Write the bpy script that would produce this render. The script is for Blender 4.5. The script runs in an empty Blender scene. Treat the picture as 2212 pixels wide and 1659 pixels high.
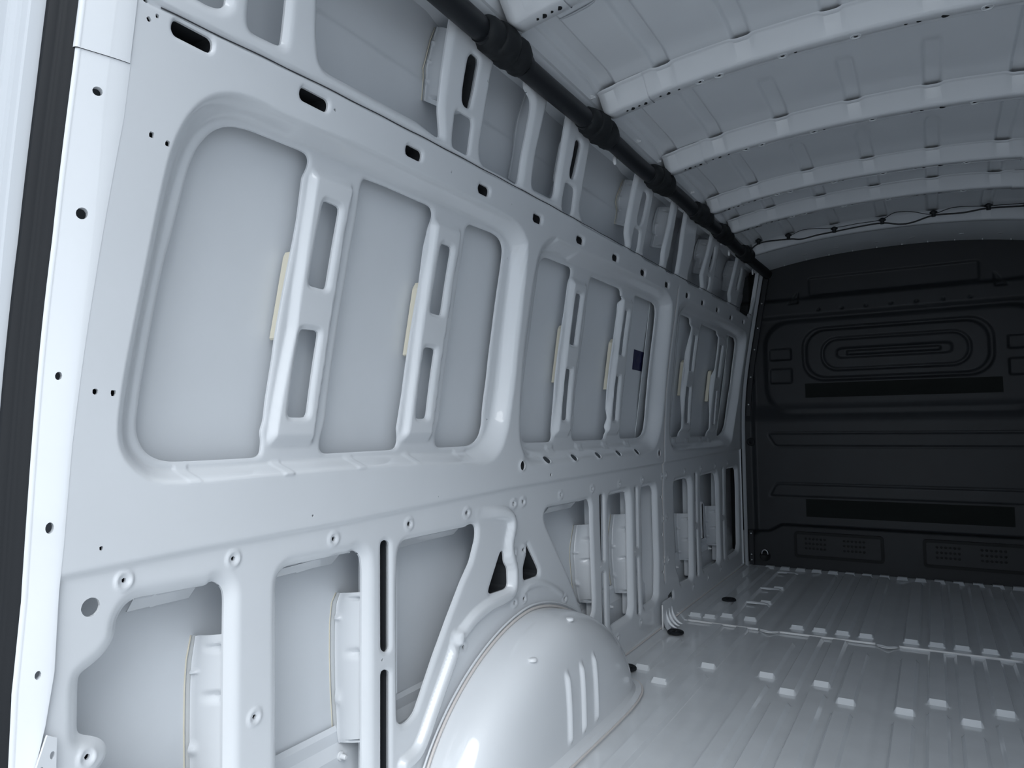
import bpy, math, json, random
import numpy as np
from mathutils import Matrix, Vector
random.seed(3)
PI = math.pi
sc = bpy.context.scene
col = sc.collection

# ------------------------------------------------------------------ camera
cam_d = bpy.data.cameras.new('camera'); cam = bpy.data.objects.new('camera', cam_d); col.objects.link(cam)
cam_d.sensor_width = 36.0; cam_d.lens = 1535.85 / 2212 * 36.0; cam_d.clip_start = .02
CR = ((.86081978, .04013415, .50732489), (.5087894, -.04617726, -.85965168), (-.01107452, .9981267, -.06017013))
m4 = Matrix(CR).to_4x4(); m4.translation = Vector((.239, 0, .93)); cam.matrix_world = m4
sc.camera = cam
# ------------------------------------------------------------------ world, lights, exposure
wd = bpy.data.worlds.new('overcast_sky'); sc.world = wd; wd.use_nodes = True
nt = wd.node_tree; bg = nt.nodes['Background']
tc = nt.nodes.new('ShaderNodeTexCoord'); sx = nt.nodes.new('ShaderNodeSeparateXYZ'); rp = nt.nodes.new('ShaderNodeValToRGB')
nt.links.new(tc.outputs['Generated'], sx.inputs[0]); nt.links.new(sx.outputs['Z'], rp.inputs[0]); nt.links.new(rp.outputs[0], bg.inputs[0])
rp.color_ramp.elements[0].position = 0.0; rp.color_ramp.elements[0].color = (.72, .81, .92, 1)
rp.color_ramp.elements[1].position = .8; rp.color_ramp.elements[1].color = (.94, .97, 1.0, 1)
bg.inputs[1].default_value = 1.75
sun_d = bpy.data.lights.new('sun', 'SUN'); sun = bpy.data.objects.new('sun', sun_d); col.objects.link(sun)
sun_d.energy = 2.3; sun_d.angle = .9; sun_d.color = (.95, .98, 1)
sun.rotation_euler = Vector((.32, -.62, .68)).to_track_quat('Z', 'Y').to_euler()
sc.view_settings.view_transform = 'Standard'; sc.view_settings.look = 'None'; sc.view_settings.gamma = 1; sc.view_settings.use_curve_mapping = False
sc.view_settings.exposure = .06
sc.cycles.max_bounces = 10; sc.cycles.diffuse_bounces = 8; sc.cycles.glossy_bounces = 5

# ------------------------------------------------------------------ materials
def mat(name, rgb, rough=.5, metal=0., coat=0., spec=.5, bump=0., bscale=300., var=0., vscale=6.):
    m = bpy.data.materials.new(name); m.use_nodes = True; n = m.node_tree; b = n.nodes['Principled BSDF']
    b.inputs['Base Color'].default_value = (*rgb, 1); b.inputs['Roughness'].default_value = rough; b.inputs['Metallic'].default_value = metal
    b.inputs['Coat Weight'].default_value = coat; b.inputs['Coat Roughness'].default_value = .035; b.inputs['Specular IOR Level'].default_value = spec
    t = n.nodes.new('ShaderNodeTexCoord')
    if var:
        q = n.nodes.new('ShaderNodeTexNoise'); q.inputs['Scale'].default_value = vscale; q.inputs['Detail'].default_value = 4
        r = n.nodes.new('ShaderNodeValToRGB'); n.links.new(t.outputs['Object'], q.inputs['Vector']); n.links.new(q.outputs['Fac'], r.inputs[0])
        r.color_ramp.elements[0].position = .3; r.color_ramp.elements[1].position = .7
        r.color_ramp.elements[0].color = (*[c * (1 - var) for c in rgb], 1); r.color_ramp.elements[1].color = (*[min(1, c * (1 + var)) for c in rgb], 1)
        n.links.new(r.outputs[0], b.inputs['Base Color'])
    if bump:
        q = n.nodes.new('ShaderNodeTexNoise'); q.inputs['Scale'].default_value = bscale; u = n.nodes.new('ShaderNodeBump')
        u.inputs['Strength'].default_value = bump; u.inputs['Distance'].default_value = .001
        n.links.new(t.outputs['Object'], q.inputs['Vector']); n.links.new(q.outputs['Fac'], u.inputs['Height']); n.links.new(u.outputs[0], b.inputs['Normal'])
    return m
PAINT = mat('grey_white_body_paint', (.655, .680, .708), .42, coat=.9, spec=.5, bump=.04, bscale=600, var=.015)
PRIMER = mat('dull_body_paint', (.645, .672, .702), .5, coat=.12, spec=.4, bump=.05, bscale=700, var=.02)
FLOORP = mat('floor_paint', (.64, .668, .695), .3, coat=.9, spec=.5, bump=.05, bscale=260, var=.04, vscale=9)
DOORP = mat('door_paint', (.52, .55, .585), .35, coat=.5)
RUBBER = mat('black_rubber', (.012, .014, .017), .55, spec=.25, bump=.1, bscale=900)
FOAM = mat('black_foam_wrap', (.012, .014, .016), .62, spec=.3, bump=.35, bscale=70, var=.25, vscale=30)
SLEEVE = mat('black_plastic_sleeve', (.010, .012, .015), .48, spec=.4, bump=.1, bscale=400)
BULK = mat('bulkhead_dark_grey', (.021, .0235, .027), .5, spec=.35, bump=.12, bscale=500, var=.08)
BULKM = mat('bulkhead_matt_patch', (.013, .0155, .0145), .8, spec=.15, bump=.1, bscale=500)
VENTM = mat('vent_black_frame', (.010, .011, .012), .6, spec=.3)
VPLATE = mat('vent_plate_grey', (.028, .030, .033), .5, spec=.3)
CREAM = mat('cream_sealant', (.72, .68, .56), .5, spec=.3)
PINKS = mat('beige_seam_sealer', (.60, .57, .55), .4, coat=.2)
WHITES = mat('white_seam_sealer', (.66, .67, .68), .35, coat=.3)
STEEL = mat('zinc_steel', (.55, .57, .6), .35, metal=.9)
WPLAS = mat('white_plastic', (.72, .74, .76), .4)
NAVY = mat('navy_label_print', (.010, .012, .060), .35)
NAVY2 = mat('navy_label_outline', (.035, .04, .13), .35)
ECOAT = mat('dark_primer_coat', (.035, .038, .043), .6, spec=.3)
CONC = mat('concrete_yard', (.34, .35, .36), .9, var=.15, vscale=2)

# ------------------------------------------------------------------ object helpers
def tag(o, label, cat, group=None, kind=None):
    o['label'] = label; o['category'] = cat
    if group: o['group'] = group
    if kind: o['kind'] = kind
    return o
def empty(name, loc=(0, 0, 0)):
    o = bpy.data.objects.new(name, None); col.objects.link(o); o.location = loc; o.empty_display_size = .05
    return o
def mk(name, v, f, m, parent=None, smooth=True, label=None, normals=None, auto=None):
    me = bpy.data.meshes.new(name); me.from_pydata([tuple(map(float, p)) for p in v], [], [tuple(map(int, q)) for q in f]); me.materials.append(m)
    if smooth: me.shade_smooth()
    me.update()
    if normals is not None: me.normals_split_custom_set_from_vertices([tuple(map(float, n)) for n in normals])
    elif auto: me.set_sharp_from_angle(angle=math.radians(auto))
    o = bpy.data.objects.new(name, me); col.objects.link(o)
    if parent is not None:
        o.parent = parent
        if parent.type == 'EMPTY' or True: o.matrix_parent_inverse = parent.matrix_basis.inverted()
    if label: o['label'] = label
    return o
def boxm(x0, x1, y0, y1, z0, z1):
    v = [(x, y, z) for z in (z0, z1) for y in (y0, y1) for x in (x0, x1)]
    return v, [(0, 2, 3, 1), (4, 5, 7, 6), (0, 1, 5, 4), (2, 6, 7, 3), (0, 4, 6, 2), (1, 3, 7, 5)]
def join(ms):
    V = []; F = []
    for v, f in ms:
        o = len(V); V += list(v); F += [tuple(i + o for i in q) for q in f]
    return V, F
def tube(pts, rad, n=10, caps=True):
    pts = [Vector(p) for p in pts]; k = len(pts); R = rad if isinstance(rad, (list, tuple)) else [rad] * k
    V = []; F = []; up = None
    for i, p in enumerate(pts):
        t = (pts[min(i + 1, k - 1)] - pts[max(i - 1, 0)]).normalized()
        if up is None: up = Vector((0, 0, 1)) if abs(t.z) < .9 else Vector((1, 0, 0))
        a = t.cross(up).normalized(); b = a.cross(t).normalized(); up = b
        for j in range(n):
            th = 2 * PI * j / n; V.append(p + (a * math.cos(th) + b * math.sin(th)) * R[i])
    for i in range(k - 1):
        for j in range(n):
            j2 = (j + 1) % n; F.append((i * n + j, i * n + j2, (i + 1) * n + j2, (i + 1) * n + j))
    if caps: F.append(tuple(range(n - 1, -1, -1))); F.append(tuple((k - 1) * n + j for j in range(n)))
    return V, F
def lathe(prof, n=20, c=(0, 0, 0), ax='z', sq=(1, 1)):
    V = []; F = []
    for r, h in prof:
        for j in range(n):
            a = 2 * PI * j / n; p = (r * math.cos(a) * sq[0], r * math.sin(a) * sq[1], h)
            if ax == 'y': p = (p[0], p[2], p[1])
            if ax == 'x': p = (p[2], p[0], p[1])
            V.append((p[0] + c[0], p[1] + c[1], p[2] + c[2]))
    for i in range(len(prof) - 1):
        for j in range(n):
            j2 = (j + 1) % n; F.append((i * n + j, i * n + j2, (i + 1) * n + j2, (i + 1) * n + j))
    F.append(tuple(range(n))); F.append(tuple((len(prof) - 1) * n + j for j in range(n)))
    return V, F
def gridm(us, vs, pos):
    U, Vv = np.meshgrid(us, vs, indexing='ij'); X = pos(U, Vv); n, m = U.shape
    P_ = np.stack([np.broadcast_to(a, U.shape) for a in X], -1).reshape(-1, 3)
    i = np.arange(n * m).reshape(n, m)
    F = np.stack([i[:-1, :-1], i[1:, :-1], i[1:, 1:], i[:-1, 1:]], -1).reshape(-1, 4)
    return P_, F
def extrude_poly(poly, axis_pos, depth_vec):
    n = len(poly); a = [Vector(axis_pos(*p)) for p in poly]; d = Vector(depth_vec)
    V = a + [p + d for p in a]; F = [tuple(range(n)), tuple(range(2 * n - 1, n - 1, -1))]
    F += [(i, i + n, (i + 1) % n + n, (i + 1) % n) for i in range(n)]
    return V, F
def rrect(x0, x1, z0, z1, r, n=5):
    out = []
    for cx, cz, a0 in ((x1 - r, z1 - r, 0), (x0 + r, z1 - r, PI / 2), (x0 + r, z0 + r, PI), (x1 - r, z0 + r, 1.5 * PI)):
        for k in range(n + 1):
            a = a0 + PI / 2 * k / n; out.append((cx + r * math.cos(a), cz + r * math.sin(a)))
    return out
def sstep(t): t = np.clip(t, 0, 1); return t * t * (3 - 2 * t)
def resample(poly, cut=.008, it=2, closed=True):
    p = np.array(poly, float)
    for _ in range(it):
        out = []
        n = len(p)
        for i in range(n if closed else n - 1):
            a = p[i]; b = p[(i + 1) % n]; L = np.linalg.norm(b - a) + 1e-9; c = min(.25, cut / L)
            if not closed and i == 0: out.append(a)
            else: out.append(a + (b - a) * c)
            if not closed and i == n - 2: out.append(b)
            else: out.append(b + (a - b) * c)
        p = np.array(out)
    return p
def sdf(poly, U, V):
    """signed distance, negative inside"""
    p = np.asarray(poly); q = np.roll(p, -1, 0)
    d2 = np.full(U.shape, 1e9); ins = np.zeros(U.shape, bool)
    for (ax, ay), (bx, by) in zip(p, q):
        ex, ey = bx - ax, by - ay; L = ex * ex + ey * ey + 1e-12
        t = np.clip(((U - ax) * ex + (V - ay) * ey) / L, 0, 1)
        dx = U - ax - t * ex; dy = V - ay - t * ey; np.minimum(d2, dx * dx + dy * dy, out=d2)
        if ay != by:
            c = (ay > V) != (by > V); xs = ex * (V - ay) / (by - ay) + ax; ins ^= c & (U < xs)
    d = np.sqrt(d2); return np.where(ins, -d, d)
def pdist(line, U, V):
    p = np.asarray(line); d2 = np.full(U.shape, 1e9)
    for (ax, ay), (bx, by) in zip(p[:-1], p[1:]):
        ex, ey = bx - ax, by - ay; L = ex * ex + ey * ey + 1e-12
        t = np.clip(((U - ax) * ex + (V - ay) * ey) / L, 0, 1)
        dx = U - ax - t * ex; dy = V - ay - t * ey; np.minimum(d2, dx * dx + dy * dy, out=d2)
    return np.sqrt(d2)
def local(poly, U, V, mg, fn, out, comb):
    p = np.asarray(poly); lo = p.min(0) - mg; hi = p.max(0) + mg
    s = (U >= lo[0]) & (U <= hi[0]) & (V >= lo[1]) & (V <= hi[1])
    if s.any(): out[s] = comb(out[s], fn(U[s], V[s]))
def sheet(us, vs, Ffun, pos, thick):
    """marching-squares sheet: keep F>0, cut edges get a return flange of depth thick(u,v) along outward vector.
    returns verts, faces(list of arrays), face centroids(u,v), normals"""
    U, V = np.meshgrid(us, vs, indexing='ij'); Fv = Ffun(U, V); n, m = U.shape
    idx = np.arange(n * m).reshape(n, m); pos_in = Fv > 0
    k = pos_in[:-1, :-1].astype(int) + pos_in[1:, :-1] + pos_in[1:, 1:] + pos_in[:-1, 1:]
    full = np.argwhere(k == 4); quads = np.stack([idx[full[:, 0], full[:, 1]], idx[full[:, 0] + 1, full[:, 1]], idx[full[:, 0] + 1, full[:, 1] + 1], idx[full[:, 0], full[:, 1] + 1]], -1)
    uu = list(U.ravel()); vv = list(V.ravel()); ff = Fv.ravel(); ed = {}; polys = []; bed = []
    fu = U.ravel(); fv = V.ravel()
    def cross(a, b):
        key = (a, b) if a < b else (b, a)
        if key in ed: return ed[key]
        t = ff[a] / (ff[a] - ff[b]); t = min(.97, max(.03, t)); ed[key] = len(uu)
        uu.append(fu[a] + (fu[b] - fu[a]) * t); vv.append(fv[a] + (fv[b] - fv[a]) * t); return ed[key]
    for i, j in np.argwhere((k > 0) & (k < 4)):
        c = [idx[i, j], idx[i + 1, j], idx[i + 1, j + 1], idx[i, j + 1]]; s = [ff[q] > 0 for q in c]
        if s[0] == s[2] and s[1] == s[3] and s[0] != s[1]:
            for q in range(4):
                if s[q]:
                    a = cross(c[q], c[q - 1]); b = cross(c[q], c[(q + 1) % 4]); polys.append((c[q], b, a)); bed.append((b, a))
            continue
        pl = []; cr = []
        for q in range(4):
            if s[q]: pl.append(c[q])
            if s[q] != s[(q + 1) % 4]:
                e = cross(c[q], c[(q + 1) % 4]); pl.append(e); cr.append((e, s[q]))
        polys.append(tuple(pl)); a = [e for e, w in cr if w][0]; b = [e for e, w in cr if not w][0]; bed.append((a, b))
    uu = np.array(uu); vv = np.array(vv); X = np.stack([np.broadcast_to(q, uu.shape) for q in pos(uu, vv)], -1)
    # normals
    N = np.zeros_like(X)
    fn = np.cross(X[quads[:, 2]] - X[quads[:, 0]], X[quads[:, 3]] - X[quads[:, 1]])
    for q in range(4): np.add.at(N, quads[:, q], fn)
    for pl in polys:
        w = np.cross(X[pl[1]] - X[pl[0]], X[pl[2]] - X[pl[0]])
        if len(pl) > 3: w = w + np.cross(X[pl[2]] - X[pl[0]], X[pl[3]] - X[pl[0]])
        for q in pl: N[q] += w
    N /= np.linalg.norm(N, axis=1, keepdims=True) + 1e-15
    return uu, vv, X, N, quads, polys, bed
def emit(name, m, parent, X, N, faces, bed, outv, label=None, flip=False):
    """faces: list of tuples into X; bed: boundary edges that get a flange along outv*depth"""
    used = sorted({i for f in faces for i in f}); mp = {a: b for b, a in enumerate(used)}
    V = [X[i] for i in used]; NN = [N[i] for i in used]; F = [tuple(mp[i] for i in f) for f in faces]
    if bed:
        o2 = np.array(outv)
        for a, b in bed:
            if a not in mp or b not in mp: continue
            A, B = X[a], X[b]; n = np.cross(B - A, o2); n /= np.linalg.norm(n) + 1e-12; k = len(V)
            V += [A, B, B + o2, A + o2]; NN += [n] * 4; F.append((k, k + 1, k + 2, k + 3))
    if flip: F = [f[::-1] for f in F]
    return mk(name, V, F, m, parent, normals=NN, label=label)

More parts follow.
